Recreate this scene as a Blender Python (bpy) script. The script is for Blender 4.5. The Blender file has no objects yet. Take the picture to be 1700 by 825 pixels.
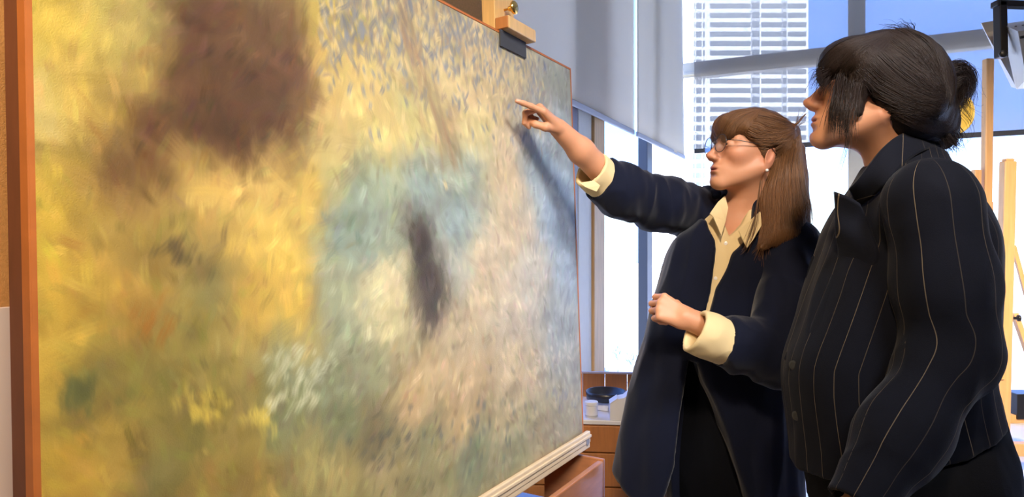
import bpy, bmesh, math, random
import numpy as np
from mathutils import Vector, Matrix, noise as mnoise

random.seed(7); RNG = np.random.default_rng(7)
SC = bpy.context.scene
COL = SC.collection

# ------------------------------------------------------------------ camera
F = 1100.0                    # focal length in pixels of the 1700x825 frame
CAMH, HOR = 1.30, 400.0       # eye height (m), horizon row
cam = bpy.data.cameras.new('camera'); camo = bpy.data.objects.new('camera', cam); COL.objects.link(camo)
cam.sensor_width = 36.0; cam.lens = 36.0 * F / 1700.0
cam.shift_y = -(412.5 - HOR) / 1700.0
cam.clip_start = 0.02; cam.clip_end = 2000
camo.location = (0, 0, CAMH); camo.rotation_euler = (math.pi / 2, 0, 0)
SC.camera = camo

def P(px, py, d):
    """the point at distance d in front of the camera seen at pixel (px, py)"""
    return np.array([(px - 850.0) / F * d, d, CAMH + (HOR - py) / F * d])
def L3(r, g, b):
    """8-bit sRGB -> linear"""
    f = lambda c: c / 12.92 if c <= 0.04045 else ((c + 0.055) / 1.055) ** 2.4
    return (f(r / 255), f(g / 255), f(b / 255))

# ------------------------------------------------------------------ view, sky, sun, lamps
SC.view_settings.view_transform = 'Standard'; SC.view_settings.look = 'None'
SC.view_settings.gamma = 1.0; SC.view_settings.exposure = 0.0
SC.view_settings.use_curve_mapping = False

W = bpy.data.worlds.new('sky'); SC.world = W; W.use_nodes = True
nt = W.node_tree; nt.nodes.clear()
tc = nt.nodes.new('ShaderNodeTexCoord'); sx = nt.nodes.new('ShaderNodeSeparateXYZ')
rmp = nt.nodes.new('ShaderNodeValToRGB'); bg = nt.nodes.new('ShaderNodeBackground'); wo = nt.nodes.new('ShaderNodeOutputWorld')
nt.links.new(tc.outputs['Generated'], sx.inputs[0]); nt.links.new(sx.outputs['Z'], rmp.inputs[0])
nt.links.new(rmp.outputs[0], bg.inputs[0]); nt.links.new(bg.outputs[0], wo.inputs[0])
SKY = [(0.0, (1.25, 1.35, 1.40)), (0.09, (1.15, 1.45, 1.9)), (0.16, (0.72, 1.35, 3.6)), (0.45, (0.36, 0.85, 2.7)), (1.0, (0.20, 0.5, 1.8))]
el = rmp.color_ramp.elements
while len(el) < len(SKY): el.new(0.5)
for e, (p, c) in zip(el, SKY):
    e.position = p; e.color = tuple(v / 4 for v in c) + (1,)
bg.inputs[1].default_value = 6.0

sun = bpy.data.lights.new('sun', 'SUN'); sun.energy = 17.0; sun.angle = 0.009; sun.color = (1, 0.96, 0.9)
suno = bpy.data.objects.new('sun', sun); COL.objects.link(suno)
suno.rotation_euler = Vector((-0.30, 0.80, -0.55)).to_track_quat('-Z', 'Y').to_euler()

# warm room lamps plus added fill lights, all unseen (fixtures are built further down, around these positions)
LAMPS_AND_FILLS = [  # position, aim, watts, colour, size, spread(deg)
    ((0.20, -0.30, 2.45), (-0.42, 0.88, 1.35), 6.9, (1.0, 0.83, 0.58), 0.22, 66),
    ((0.05, -0.45, 2.85), (0.62, 1.85, 1.30), 5.2, (1.0, 0.78, 0.54), 0.25, 50),
    ((-0.95, 0.05, 2.60), (-0.80, 1.20, 1.55), 4.0, (1.0, 0.74, 0.45), 0.16, 70),  # added to brighten the burlap wall and the leaning board
    ((2.45, 0.90, 3.00), (2.75, 3.85, 0.7), 26, (1.0, 0.78, 0.52), 0.25, 56),  # warm light for the easels, power raised to brighten the floor too
    ((1.00, -0.25, 2.95), (0.12, 1.68, 1.20), 7.0, (0.93, 0.96, 1.0), 0.60, 46),  # added cool fill, stands in for daylight on the canvas
]
def area_lamp(name, pos, aim, watts, colr, size, spread):
    l = bpy.data.lights.new(name, 'AREA'); l.energy = watts; l.color = colr; l.shape = 'DISK'; l.size = size
    l.spread = math.radians(spread)
    o = bpy.data.objects.new(name, l); COL.objects.link(o)
    o.location = pos; o.rotation_euler = (Vector(aim) - Vector(pos)).to_track_quat('-Z', 'Y').to_euler()
    return o
for q in LAMPS_AND_FILLS: area_lamp('lamp_or_fill_light', *q)

# ------------------------------------------------------------------ materials
def mat(name, colr, rough=0.6, metal=0.0, spec=0.5, noise=0.0, nscale=20.0, stretch=(1, 1, 1), bump=0.0, bscale=200.0,
        attr=None, coat=0.0, emit=None, dark=0.55, sheen=0.0, sss=0.0):
    m = bpy.data.materials.new(name); m.use_nodes = True
    n = m.node_tree.nodes; l = m.node_tree.links; b = n['Principled BSDF']
    b.inputs['Roughness'].default_value = rough; b.inputs['Metallic'].default_value = metal
    b.inputs['Specular IOR Level'].default_value = spec; b.inputs['Coat Weight'].default_value = coat
    b.inputs['Base Color'].default_value = (*colr, 1)
    if sheen: b.inputs['Sheen Weight'].default_value = sheen; b.inputs['Sheen Roughness'].default_value = 0.4
    if sss:
        b.inputs['Subsurface Weight'].default_value = sss; b.inputs['Subsurface Radius'].default_value = (0.01, 0.004, 0.002)
        b.inputs['Subsurface Scale'].default_value = 0.6
    src = None
    if attr:
        a = n.new('ShaderNodeAttribute'); a.attribute_name = attr; src = a.outputs['Color']
    t = n.new('ShaderNodeTexCoord'); mp = n.new('ShaderNodeMapping'); mp.inputs['Scale'].default_value = stretch
    l.new(t.outputs['Object'], mp.inputs[0])
    if noise > 0:
        x = n.new('ShaderNodeTexNoise'); x.inputs['Scale'].default_value = nscale; x.inputs['Detail'].default_value = 6
        l.new(mp.outputs[0], x.inputs[0])
        mx = n.new('ShaderNodeMix'); mx.data_type = 'RGBA'; mx.blend_type = 'MULTIPLY'; mx.inputs['Factor'].default_value = noise
        if src: l.new(src, mx.inputs['A'])
        else: mx.inputs['A'].default_value = (*colr, 1)
        r = n.new('ShaderNodeValToRGB'); r.color_ramp.elements[0].position = 0.3; r.color_ramp.elements[1].position = 0.7
        r.color_ramp.elements[0].color = (dark, dark, dark, 1)
        l.new(x.outputs['Fac'], r.inputs[0]); l.new(r.outputs[0], mx.inputs['B'])
        src = mx.outputs['Result']
    if src: l.new(src, b.inputs['Base Color'])
    if bump > 0:
        x = n.new('ShaderNodeTexNoise'); x.inputs['Scale'].default_value = bscale; x.inputs['Detail'].default_value = 3
        l.new(mp.outputs[0], x.inputs[0])
        bp = n.new('ShaderNodeBump'); bp.inputs['Strength'].default_value = bump; bp.inputs['Distance'].default_value = 0.002
        l.new(x.outputs['Fac'], bp.inputs['Height']); l.new(bp.outputs[0], b.inputs['Normal'])
    if emit:
        b.inputs['Emission Color'].default_value = (*emit[0], 1); b.inputs['Emission Strength'].default_value = emit[1]
    return m

def mat_glass(name, tint=(1, 1, 1), gloss=0.06):
    m = bpy.data.materials.new(name); m.use_nodes = True
    n = m.node_tree.nodes; l = m.node_tree.links; n.clear()
    o = n.new('ShaderNodeOutputMaterial'); mx = n.new('ShaderNodeMixShader'); tr = n.new('ShaderNodeBsdfTransparent'); g = n.new('ShaderNodeBsdfGlossy')
    tr.inputs[0].default_value = (*tint, 1); g.inputs['Roughness'].default_value = 0.02; mx.inputs[0].default_value = gloss
    l.new(tr.outputs[0], mx.inputs[1]); l.new(g.outputs[0], mx.inputs[2]); l.new(mx.outputs[0], o.inputs[0])
    return m

def mat_fabric_shade(name, through, diff, transl, weave=900.0):
    """woven blind cloth: the holes let `through` of the view pass, the threads scatter on both sides"""
    m = bpy.data.materials.new(name); m.use_nodes = True
    n = m.node_tree.nodes; l = m.node_tree.links; n.clear()
    o = n.new('ShaderNodeOutputMaterial')
    d = n.new('ShaderNodeBsdfDiffuse'); t = n.new('ShaderNodeBsdfTranslucent'); a = n.new('ShaderNodeAddShader')
    d.inputs[0].default_value = (*diff, 1); t.inputs[0].default_value = (*transl, 1)
    l.new(d.outputs[0], a.inputs[0]); l.new(t.outputs[0], a.inputs[1])
    if through > 0:
        mx = n.new('ShaderNodeMixShader'); tr = n.new('ShaderNodeBsdfTransparent'); mx.inputs[0].default_value = 1 - through
        l.new(tr.outputs[0], mx.inputs[1]); l.new(a.outputs[0], mx.inputs[2]); l.new(mx.outputs[0], o.inputs[0])
    else:
        l.new(a.outputs[0], o.inputs[0])
    return m

def mat_stripe(name, colr, line, spacing, width, bump=0.25):
    """dark cloth with a woven pinstripe that follows the garment's own 'stripe' coordinate (metres)"""
    m = mat(name, colr, rough=0.85, spec=0.15, noise=0.5, nscale=9, bump=bump, bscale=700, dark=0.5, sheen=0.06)
    n = m.node_tree.nodes; l = m.node_tree.links; b = n['Principled BSDF']
    a = n.new('ShaderNodeAttribute'); a.attribute_name = 'stripe'
    d = n.new('ShaderNodeMath'); d.operation = 'DIVIDE'; d.inputs[1].default_value = spacing
    f = n.new('ShaderNodeMath'); f.operation = 'FRACT'
    s = n.new('ShaderNodeMath'); s.operation = 'LESS_THAN'; s.inputs[1].default_value = width / spacing
    l.new(a.outputs['Fac'], d.inputs[0]); l.new(d.outputs[0], f.inputs[0]); l.new(f.outputs[0], s.inputs[0])
    fl = n.new('ShaderNodeMath'); fl.operation = 'FLOOR'; wn = n.new('ShaderNodeTexWhiteNoise'); wn.noise_dimensions = '1D'
    sc_ = n.new('ShaderNodeMapRange'); sc_.inputs['To Min'].default_value = 0.15; sc_.inputs['To Max'].default_value = 1.0
    mu = n.new('ShaderNodeMath'); mu.operation = 'MULTIPLY'
    l.new(d.outputs[0], fl.inputs[0]); l.new(fl.outputs[0], wn.inputs['W']); l.new(wn.outputs['Value'], sc_.inputs['Value'])
    l.new(s.outputs[0], mu.inputs[0]); l.new(sc_.outputs[0], mu.inputs[1]); s = mu
    k = b.inputs['Base Color'].links[0].from_socket
    mx = n.new('ShaderNodeMix'); mx.data_type = 'RGBA'; mx.inputs['B'].default_value = (*line, 1)
    l.new(s.outputs[0], mx.inputs['Factor']); l.new(k, mx.inputs['A']); l.new(mx.outputs['Result'], b.inputs['Base Color'])
    return m

M = dict(
    floor=mat('pale_floor', (0.84, 0.83, 0.80), rough=0.2, noise=0.1, nscale=3),
    ceil=mat('ceiling_paint', (0.6, 0.59, 0.56), rough=0.9),
    wall=mat('room_paint', (0.42, 0.38, 0.33), rough=0.9),
    burlap=mat('orange_burlap', (0.58, 0.29, 0.10), rough=0.95, spec=0.1, noise=0.45, nscale=160, stretch=(1, 1, 1), bump=0.7, bscale=420),
    glass=mat_glass('window_glass', (0.97, 1.0, 1.0), 0.05),
    alu=mat('grey_frame', (0.88, 0.78, 0.62), rough=0.45, metal=0.0, noise=0.1),
    alu_pale=mat('pale_grey_frame', (0.66, 0.66, 0.60), rough=0.5, noise=0.1),
    dkframe=mat('dark_frame', (0.07, 0.08, 0.11), rough=0.4),
    lavframe=mat('slate_frame', (0.24, 0.24, 0.30), rough=0.4),
    trimwood=mat('tan_wood_trim', (0.72, 0.47, 0.22), rough=0.5, noise=0.5, nscale=8, stretch=(8, 8, 0.6)),
    blind=mat_fabric_shade('grey_blind_cloth', 0.0, (0.51, 0.475, 0.41), (0.33, 0.30, 0.255)),
    sheer=mat_fabric_shade('sheer_screen_cloth', 0.45, (0.36, 0.32, 0.27), (0.09, 0.085, 0.08)),
    hem=mat('hem_bar', (0.10, 0.10, 0.10), rough=0.6),
    blindhem=mat('blind_hem', (0.46, 0.48, 0.54), rough=0.6),
    oak=mat('honey_wood', (0.80, 0.48, 0.17), rough=0.42, noise=0.45, nscale=6, stretch=(14, 14, 1.2), coat=0.2),
    oak_d=mat('dark_honey_wood', (0.52, 0.20, 0.055), rough=0.5, noise=0.45, nscale=6, stretch=(14, 14, 1.2)),
    ledge=mat('pale_ledge_wood', (0.74, 0.58, 0.40), rough=0.35, noise=0.3, nscale=7, stretch=(3, 3, 10), coat=0.3),
    cherry=mat('cherry_wood', (0.48, 0.19, 0.08), rough=0.3, noise=0.45, nscale=5, stretch=(3, 3, 16), coat=0.35),
    easel=mat('easel_wood', (0.82, 0.47, 0.20), rough=0.45, noise=0.4, nscale=5, stretch=(14, 14, 1.0)),
    tape=mat('orange_edge_tape', (0.50, 0.15, 0.03), rough=0.55, noise=0.4, nscale=25),
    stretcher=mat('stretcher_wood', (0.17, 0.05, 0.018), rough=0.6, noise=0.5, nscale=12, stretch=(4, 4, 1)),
    brass=mat('brass', (0.85, 0.52, 0.13), rough=0.22, metal=1.0),
    felt=mat('dark_felt', (0.045, 0.045, 0.05), rough=0.7),
    white=mat('white_plastic', (0.80, 0.81, 0.84), rough=0.4),
    board=mat('white_board', (0.62, 0.52, 0.50), rough=0.7),
    black=mat('black_metal', (0.012, 0.012, 0.014), rough=0.35),
    dish=mat('black_dish', (0.02, 0.022, 0.03), rough=0.3),
    steel=mat('lamp_metal', (0.55, 0.53, 0.50), rough=0.38, metal=0.8, noise=0.2, nscale=5),
    lampglass=mat('lamp_diffuser', (0.6, 0.6, 0.6), rough=0.3),
    yellow=mat('yellow_lamp_shade', (0.80, 0.58, 0.10), rough=0.45),
    facade=mat('white_facade', (0.80, 0.80, 0.79), rough=0.8),
    facwin=mat('tower_window', (0.13, 0.15, 0.17), rough=0.3, spec=0.6),
    facslot=mat('tower_bay', (0.50, 0.51, 0.52), rough=0.6),
    snow=mat('snowy_ground', (0.80, 0.80, 0.80), rough=0.9),
    city=mat('pale_building', (0.72, 0.73, 0.75), rough=0.9),
    twig=mat('frosted_twigs', (0.50, 0.56, 0.60), rough=0.9),
)

# ------------------------------------------------------------------ mesh helpers
def nrm(v):
    v = np.asarray(v, float); return v / np.linalg.norm(v)
def tag(o, label=None, cat=None, group=None, kind=None):
    for k, v in (('label', label), ('category', cat), ('group', group), ('kind', kind)):
        if v: o[k] = v
    return o
def thing(name, loc, label, cat, group=None):
    o = bpy.data.objects.new(name, None); COL.objects.link(o); o.location = tuple(loc)
    o.empty_display_size = 0.05
    return tag(o, label, cat, group)
def origin_of(parent):
    while parent.parent is not None: parent = parent.parent
    return np.array(parent.location)
def make(name, V, Fc, material, parent=None, smooth=False, loc=None, label=None, cat=None, group=None, kind=None):
    V = np.asarray(V, np.float64).reshape(-1, 3)
    if parent is not None: V = V - origin_of(parent)
    elif loc is not None: V = V - np.asarray(loc)
    me = bpy.data.meshes.new(name); me.from_pydata(V.tolist() if not isinstance(Fc, np.ndarray) else V, [], Fc)
    me.update()
    if smooth: me.shade_smooth()
    for m_ in (material if isinstance(material, (list, tuple)) else [material]): me.materials.append(m_)
    o = bpy.data.objects.new(name, me); COL.objects.link(o)
    if parent is not None: o.parent = parent
    elif loc is not None: o.location = tuple(loc)
    return tag(o, label, cat, group, kind)
def join(parts):
    V = []; Fc = []; n = 0
    for v, f in parts:
        v = np.asarray(v, float).reshape(-1, 3); V.append(v); Fc += [tuple(int(i) + n for i in q) for q in f]; n += len(v)
    return np.concatenate(V), Fc
_bc = {}
def box(c, half, ax=None, bev=0.0):
    """box centred at c with half sizes along the rows of ax"""
    half = np.asarray(half, float); ax = np.eye(3) if ax is None else np.asarray(ax, float)
    key = (tuple(np.round(half, 6)), round(bev, 6))
    if key not in _bc:
        bm = bmesh.new(); bmesh.ops.create_cube(bm, size=2.0)
        for v in bm.verts: v.co = Vector(np.array(v.co) * half)
        if bev > 0:
            bmesh.ops.bevel(bm, geom=list(bm.edges), offset=min(bev, half.min() * 0.9), segments=2, affect='EDGES', profile=0.5)
        bm.verts.index_update()
        _bc[key] = (np.array([v.co[:] for v in bm.verts]), [tuple(v.index for v in f.verts) for f in bm.faces]); bm.free()
    v, f = _bc[key]
    return np.asarray(c, float) + v @ ax, f
def frame_of(d, up=(0, 0, 1)):
    d = nrm(d); up = np.asarray(up, float)
    if abs(d @ up) > 0.97: up = np.array([1.0, 0, 0])
    s = nrm(np.cross(d, up)); return d, s, np.cross(s, d)
def bar(a, b, w, h, up=(0, 0, 1), bev=0.002):
    """rectangular bar from a to b: w sideways, h along up"""
    a = np.asarray(a, float); b = np.asarray(b, float); d, s, u = frame_of(b - a, up)
    return box((a + b) / 2, (np.linalg.norm(b - a) / 2, w / 2, h / 2), [d, s, u], bev)
def tube(pts, rad, n=8, cap=True):
    pts = np.asarray(pts, float); k = len(pts); rad = np.broadcast_to(np.asarray(rad, float), (k,))
    T = np.gradient(pts, axis=0); T /= np.linalg.norm(T, axis=1)[:, None] + 1e-12
    ref = np.array([0, 0, 1.0]) if abs(T[0][2]) < 0.9 else np.array([1.0, 0, 0])
    V = []
    for i in range(k):
        s = np.cross(T[i], ref); s /= np.linalg.norm(s) + 1e-12; ref = np.cross(s, T[i]); u = ref
        a = np.arange(n) / n * 2 * math.pi
        V.append(pts[i] + rad[i] * (np.cos(a)[:, None] * s + np.sin(a)[:, None] * u))
    Fc = [(i * n + j, i * n + (j + 1) % n, (i + 1) * n + (j + 1) % n, (i + 1) * n + j) for i in range(k - 1) for j in range(n)]
    if cap: Fc += [tuple(range(n))[::-1], tuple((k - 1) * n + j for j in range(n))]
    return np.concatenate(V), Fc
def lathe(c, axis, prof, n=32, ref=(0, 0, 1)):
    """profile [(radius, along)] turned about axis through c"""
    d, s, u = frame_of(axis, ref); a = np.arange(n) / n * 2 * math.pi
    V = [np.asarray(c) + h * d + r * (np.cos(a)[:, None] * s + np.sin(a)[:, None] * u) for r, h in prof]
    Fc = [(i * n + j, i * n + (j + 1) % n, (i + 1) * n + (j + 1) % n, (i + 1) * n + j) for i in range(len(prof) - 1) for j in range(n)]
    Fc += [tuple(range(n))[::-1], tuple((len(prof) - 1) * n + j for j in range(n))]
    return np.concatenate(V), Fc
def slab(poly, z0, z1):
    n = len(poly); V = [(x, y, z0) for x, y in poly] + [(x, y, z1) for x, y in poly]
    return V, [tuple(range(n))[::-1], tuple(range(n, 2 * n))] + [(i, (i + 1) % n, n + (i + 1) % n, n + i) for i in range(n)]
def extrude(poly3, off):
    """polygon of 3-D points thickened by the vector off"""
    p = np.asarray(poly3, float); n = len(p); V = np.concatenate([p, p + np.asarray(off)])
    return V, [tuple(range(n))[::-1], tuple(range(n, 2 * n))] + [(i, (i + 1) % n, n + (i + 1) % n, n + i) for i in range(n)]
def catmull(pts, n):
    p = np.asarray(pts, float); p = np.concatenate([[2 * p[0] - p[1]], p, [2 * p[-1] - p[-2]]])
    t = np.linspace(0, len(p) - 3 - 1e-6, n); i = t.astype(int); f = (t - i)[:, None]
    a, b, c, d = p[i], p[i + 1], p[i + 2], p[i + 3]
    return 0.5 * (2 * b + (c - a) * f + (2 * a - 5 * b + 4 * c - d) * f ** 2 + (3 * b - a - 3 * c + d) * f ** 3)

# ------------------------------------------------------------------ room shell
HC = 3.95                                             # ceiling height
LD = nrm((0.518, 1.0, 0)); LN = np.array([-LD[1], LD[0], 0])       # left glass wall: direction, outward
RD = nrm((2.045, -0.99, 0)); RN = np.array([-RD[1], RD[0], 0])     # right glass wall: direction, outward
def LPt(d, z=0.0, off=0.0): return np.array([-1.452 + 0.518 * d, d, z]) + LN * off
R0 = np.array([1.535, 5.62, 0])
def RPt(s, z=0.0, off=0.0): return R0 + RD * s + np.array([0, 0, z]) + RN * off
def cross2(p, d, q, e):
    A = np.array([[d[0], -e[0]], [d[1], -e[1]]]); t = np.linalg.solve(A, (np.asarray(q) - np.asarray(p))[:2]); return np.asarray(p) + np.asarray(d) * t[0]
GL = 0.12                                             # the glass stands this far behind the blinds
CORN = cross2(LPt(0, 0, GL), LD, RPt(0, 0, GL), RD)   # glass corner
REND = RPt(5.2, 0, GL)
foot = [tuple(LPt(-3.2, 0, 0.2)[:2]), tuple(cross2(LPt(0, 0, .2), LD, RPt(0, 0, .2), RD)[:2]), tuple(RPt(5.4, 0, .2)[:2]), (5.6, -3.2)]
make('floor', *slab(foot, -0.15, 0.0), M['floor'], kind='structure')
make('ceiling', *slab(foot, HC, HC + 0.2), M['ceil'], kind='structure')
make('wall_left', *join([box((LPt(-3.2) + LPt(2.72)) / 2 + [0, 0, HC / 2] + LN * 0.1, (np.linalg.norm(LPt(2.72) - LPt(-3.2)) / 2, 0.1, HC / 2), [LD, LN, (0, 0, 1)])]), M['burlap'], kind='structure')
a, b = np.array([*foot[0], 0]), np.array([*foot[3], 0])
make('wall_back', *bar(a + [0, 0.1, HC / 2], b + [0, 0.1, HC / 2], 0.2, HC, bev=0), M['wall'], kind='structure')
a, b = np.array([*foot[3], 0]), np.array([*foot[2], 0])
make('wall_right', *bar(a + [0, 0, HC / 2], b + [0, 0, HC / 2], 0.2, HC, bev=0), M['wall'], kind='structure')

def win_bar(line, s0, s1, z0, z1, off=GL, depth=0.08):
    """a frame bar in a glass wall between two stations and two heights"""
    if line == 'L': c = (LPt(s0) + LPt(s1)) / 2; ax = [LD, LN, (0, 0, 1)]; hl = np.linalg.norm(LPt(s1) - LPt(s0)) / 2; n_ = LN
    else: c = (RPt(s0) + RPt(s1)) / 2; ax = [RD, RN, (0, 0, 1)]; hl = abs(s1 - s0) / 2; n_ = RN
    return box(c + n_ * off + [0, 0, (z0 + z1) / 2], (hl, depth / 2, (z1 - z0) / 2), ax, 0.004)
w1 = thing('window_1', LPt(2.75), None, None); w1['kind'] = 'structure'
CE = 5.72
make('window_sill', *win_bar('L', 2.75, CE, 0.0, 0.12, GL, 0.10), M['alu'], w1)
make('window_head', *win_bar('L', 2.75, CE, HC - 0.12, HC, GL, 0.10), M['alu'], w1)
make('slate_post', *win_bar('L', 3.44, 3.56, 0.12, HC - .12, 0.09, 0.10), M['lavframe'], w1)
make('grey_post', *win_bar('L', 3.565, 3.745, 0.12, HC - .12, 0.09, 0.10), M['alu_pale'], w1)
make('wooden_post', *win_bar('L', 3.75, 3.905, 0.12, HC - .12, 0.085, 0.12), M['trimwood'], w1)
make('steel_edge', *win_bar('L', 3.925, 3.965, 0.12, HC - .12, 0.09, 0.06), M['dkframe'], w1)
make('mullion', *win_bar('L', 4.83, 4.95, 0.12, HC - .12, GL - .02, 0.07), M['dkframe'], w1)
for s0, s1 in ((2.75, 3.44), (3.97, 4.83), (4.95, CE)):
    make('pane', *win_bar('L', s0, s1, 0.12, HC - .12, GL + .01, 0.008), M['glass'], w1)
w2 = thing('window_2', RPt(2.5), None, None); w2['kind'] = 'structure'
RS, RE = -0.12, 5.2
make('window_sill', *win_bar('R', RS, RE, 0.0, 0.12, GL, 0.10), M['alu'], w2)
make('window_head', *win_bar('R', RS, RE, HC - 0.12, HC, GL, 0.10), M['alu'], w2)
make('transom', *join([win_bar('R', RS, RE, 2.705, 2.835, GL, 0.10), win_bar('R', RS, RE, 2.725, 2.75, GL - .055, 0.02)]), M['alu'], w2)
MS = [-0.12, 1.235, 2.6, 3.95, 5.2]
for s in MS[1:4]:
    make('mullion', *win_bar('R', s - 0.06, s + 0.06, 0.12, HC - .12, GL, 0.09), M['alu_pale'], w2)
for i in range(4):
    for z0, z1 in ((0.12, 2.705), (2.835, HC - .12)):
        make('pane', *win_bar('R', MS[i] + (.06 if i else 0), MS[i + 1] - .06, z0, z1, GL + .01, 0.008), M['glass'], w2)

# ------------------------------------------------------------------ blinds
def sheet(a0, a1, b0, b1, nu, nv, nrmv, thick, wave=0.0, ph=0.0):
    """slightly wavy hanging cloth between four corners (a: top edge, b: bottom edge)"""
    u = np.linspace(0, 1, nu); v = np.linspace(0, 1, nv); U, Vv = np.meshgrid(u, v, indexing='ij')
    a0, a1, b0, b1 = map(np.asarray, (a0, a1, b0, b1))
    Q = (a0 * (1 - U[..., None]) + a1 * U[..., None]) * (1 - Vv[..., None]) + (b0 * (1 - U[..., None]) + b1 * U[..., None]) * Vv[..., None]
    Q = Q + (wave * (np.sin(U * 9 + ph) + 0.6 * np.sin(U * 23 + 2 * Vv + ph)) * Vv)[..., None] * nrmv
    Q = Q.reshape(-1, 3); n = nu * nv
    V = np.concatenate([Q, Q + nrmv * thick])
    Fc = []
    for i in range(nu - 1):
        for j in range(nv - 1):
            q = (i * nv + j, (i + 1) * nv + j, (i + 1) * nv + j + 1, i * nv + j + 1)
            Fc += [q, tuple(k + n for k in q)[::-1]]
    rim = [i * nv for i in range(nu)] + [(nu - 1) * nv + j for j in range(1, nv)] + [i * nv + nv - 1 for i in range(nu - 2, -1, -1)] + [j for j in range(nv - 2, 0, -1)]
    for k in range(len(rim)):
        p, q = rim[k], rim[(k + 1) % len(rim)]; Fc.append((p, p + n, q + n, q))
    return V, Fc
ZB = CAMH + 0.711
ZT = HC - 0.10
def roller(label, a, b, grp, tops=0.0):
    t = thing('roller_blind', LPt((a + b) / 2, ZT), label, 'blind', grp)
    make('blind_cloth', *sheet(LPt(a, ZT), LPt(b - tops, ZT), LPt(a, ZB), LPt(b, ZB), 30, 12, LN, 0.0012, 0.006, a), M['blind'], t, smooth=True)
    make('hem_bar', *box((LPt(a) + LPt(b)) / 2 + [0, 0, ZB], (np.linalg.norm(LPt(b) - LPt(a)) / 2, 0.008, 0.016), [LD, LN, (0, 0, 1)], 0.005), M['blindhem'], t)
    make('roller_tube', *tube([LPt(a, ZT + .03), LPt(b - tops, ZT + .03)], 0.035, 16), M['blindhem'], t, smooth=True)
roller('wide opaque grey roller blind behind the top of the wooden easel clamp', 2.74, 4.345, None)
roller('narrower opaque grey roller blind ending at the room corner beside the tower view', 4.40, 5.64, None, 0.09)
t = thing('screen_shade', RPt(2.5, ZT), 'sheer see-through screen shade across the upper right-hand window', 'blind')
make('screen_cloth', *sheet(RPt(0.01, ZT), RPt(5.1, ZT), RPt(0.01, 2.06), RPt(5.1, 2.06), 8, 4, RN, 0.001), M['sheer'], t)
make('hem_bar', *box(RPt(2.555, 2.06), (2.545, 0.009, 0.019), [RD, RN, (0, 0, 1)], 0.005), M['hem'], t)
make('roller_tube', *tube([RPt(0.01, ZT + .03), RPt(5.1, ZT + .03)], 0.035, 16), M['blindhem'], t, smooth=True)

# ------------------------------------------------------------------ the city outside
GZ = -13.0
V, Fc = slab([(-600, 12), (900, 12), (900, 900), (-600, 900)], GZ - 1, GZ)
make('snowy_ground', V, Fc, M['snow'], kind='structure')
TD = 230.0; K = TD / F                                # tower distance, metres per pixel there
def tx(px): return (px - 850) * K
def tz(py): return CAMH + (HOR - py) * K
tw = thing('tower', ((tx(1240)), TD + 14, GZ), 'tall white tower with rows of dark window bands seen through the window', 'building')
ztop = tz(-60)
make('tower_shell', *join([box(((tx(1080) + tx(1342)) / 2, TD + 14, (GZ + ztop) / 2), ((tx(1342) - tx(1080)) / 2, 14, (ztop - GZ) / 2))]), M['facade'], tw)
FLH = 15.6
me_cache = {}
def band(name, x0, x1, y0, y1, m_, out=0.25):
    key = (name, round(x0), round(x1), round(y1 - y0))
    c = np.array([(tx(x0) + tx(x1)) / 2, TD - out / 2 + 0.02, (tz(y0) + tz(y1)) / 2])
    if key in me_cache:
        o = bpy.data.objects.new(name, me_cache[key]); COL.objects.link(o); o.parent = tw; o.location = tuple(c - np.array(tw.location)); return
    v, f = box((0, 0, 0), ((tx(x1) - tx(x0)) / 2, out / 2, abs(tz(y0) - tz(y1)) / 2))
    o = make(name, v + np.array(tw.location), f, m_, tw); o.location = tuple(c - np.array(tw.location)); me_cache[key] = o.data
for k in range(-2, 24):
    y = 2 + k * FLH
    for x0, x1 in ((1151, 1153.5), (1156, 1164.5), (1167.5, 1170)):
        band('window', x0, x1, y + 3.5, y + 12.5, M['facwin'])
    for x0, x1 in ((1179, 1246), (1264, 1297), (1308, 1338)):
        band('window_band', x0, x1, y + 4, y + 11.5, M['facwin'])
        for q in np.arange(x0 + 7, x1 - 3, 8.3):
            pass
for x0, x1 in ((1247.5, 1261.5), (1298, 1306.5)):
    make('bay_shaft', *box(((tx(x0) + tx(x1)) / 2, TD - .1, (tz(-60) + tz(370)) / 2), ((tx(x1) - tx(x0)) / 2, 0.12, (tz(-60) - tz(370)) / 2)), M['facslot'], tw)
for k in range(-2, 24):
    y = 2 + k * FLH
    for x0, x1 in ((1249, 1260), (1299.5, 1305)):
        band('bay_window', x0, x1, y + 3, y + 12, M['facwin'], 0.5)
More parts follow.
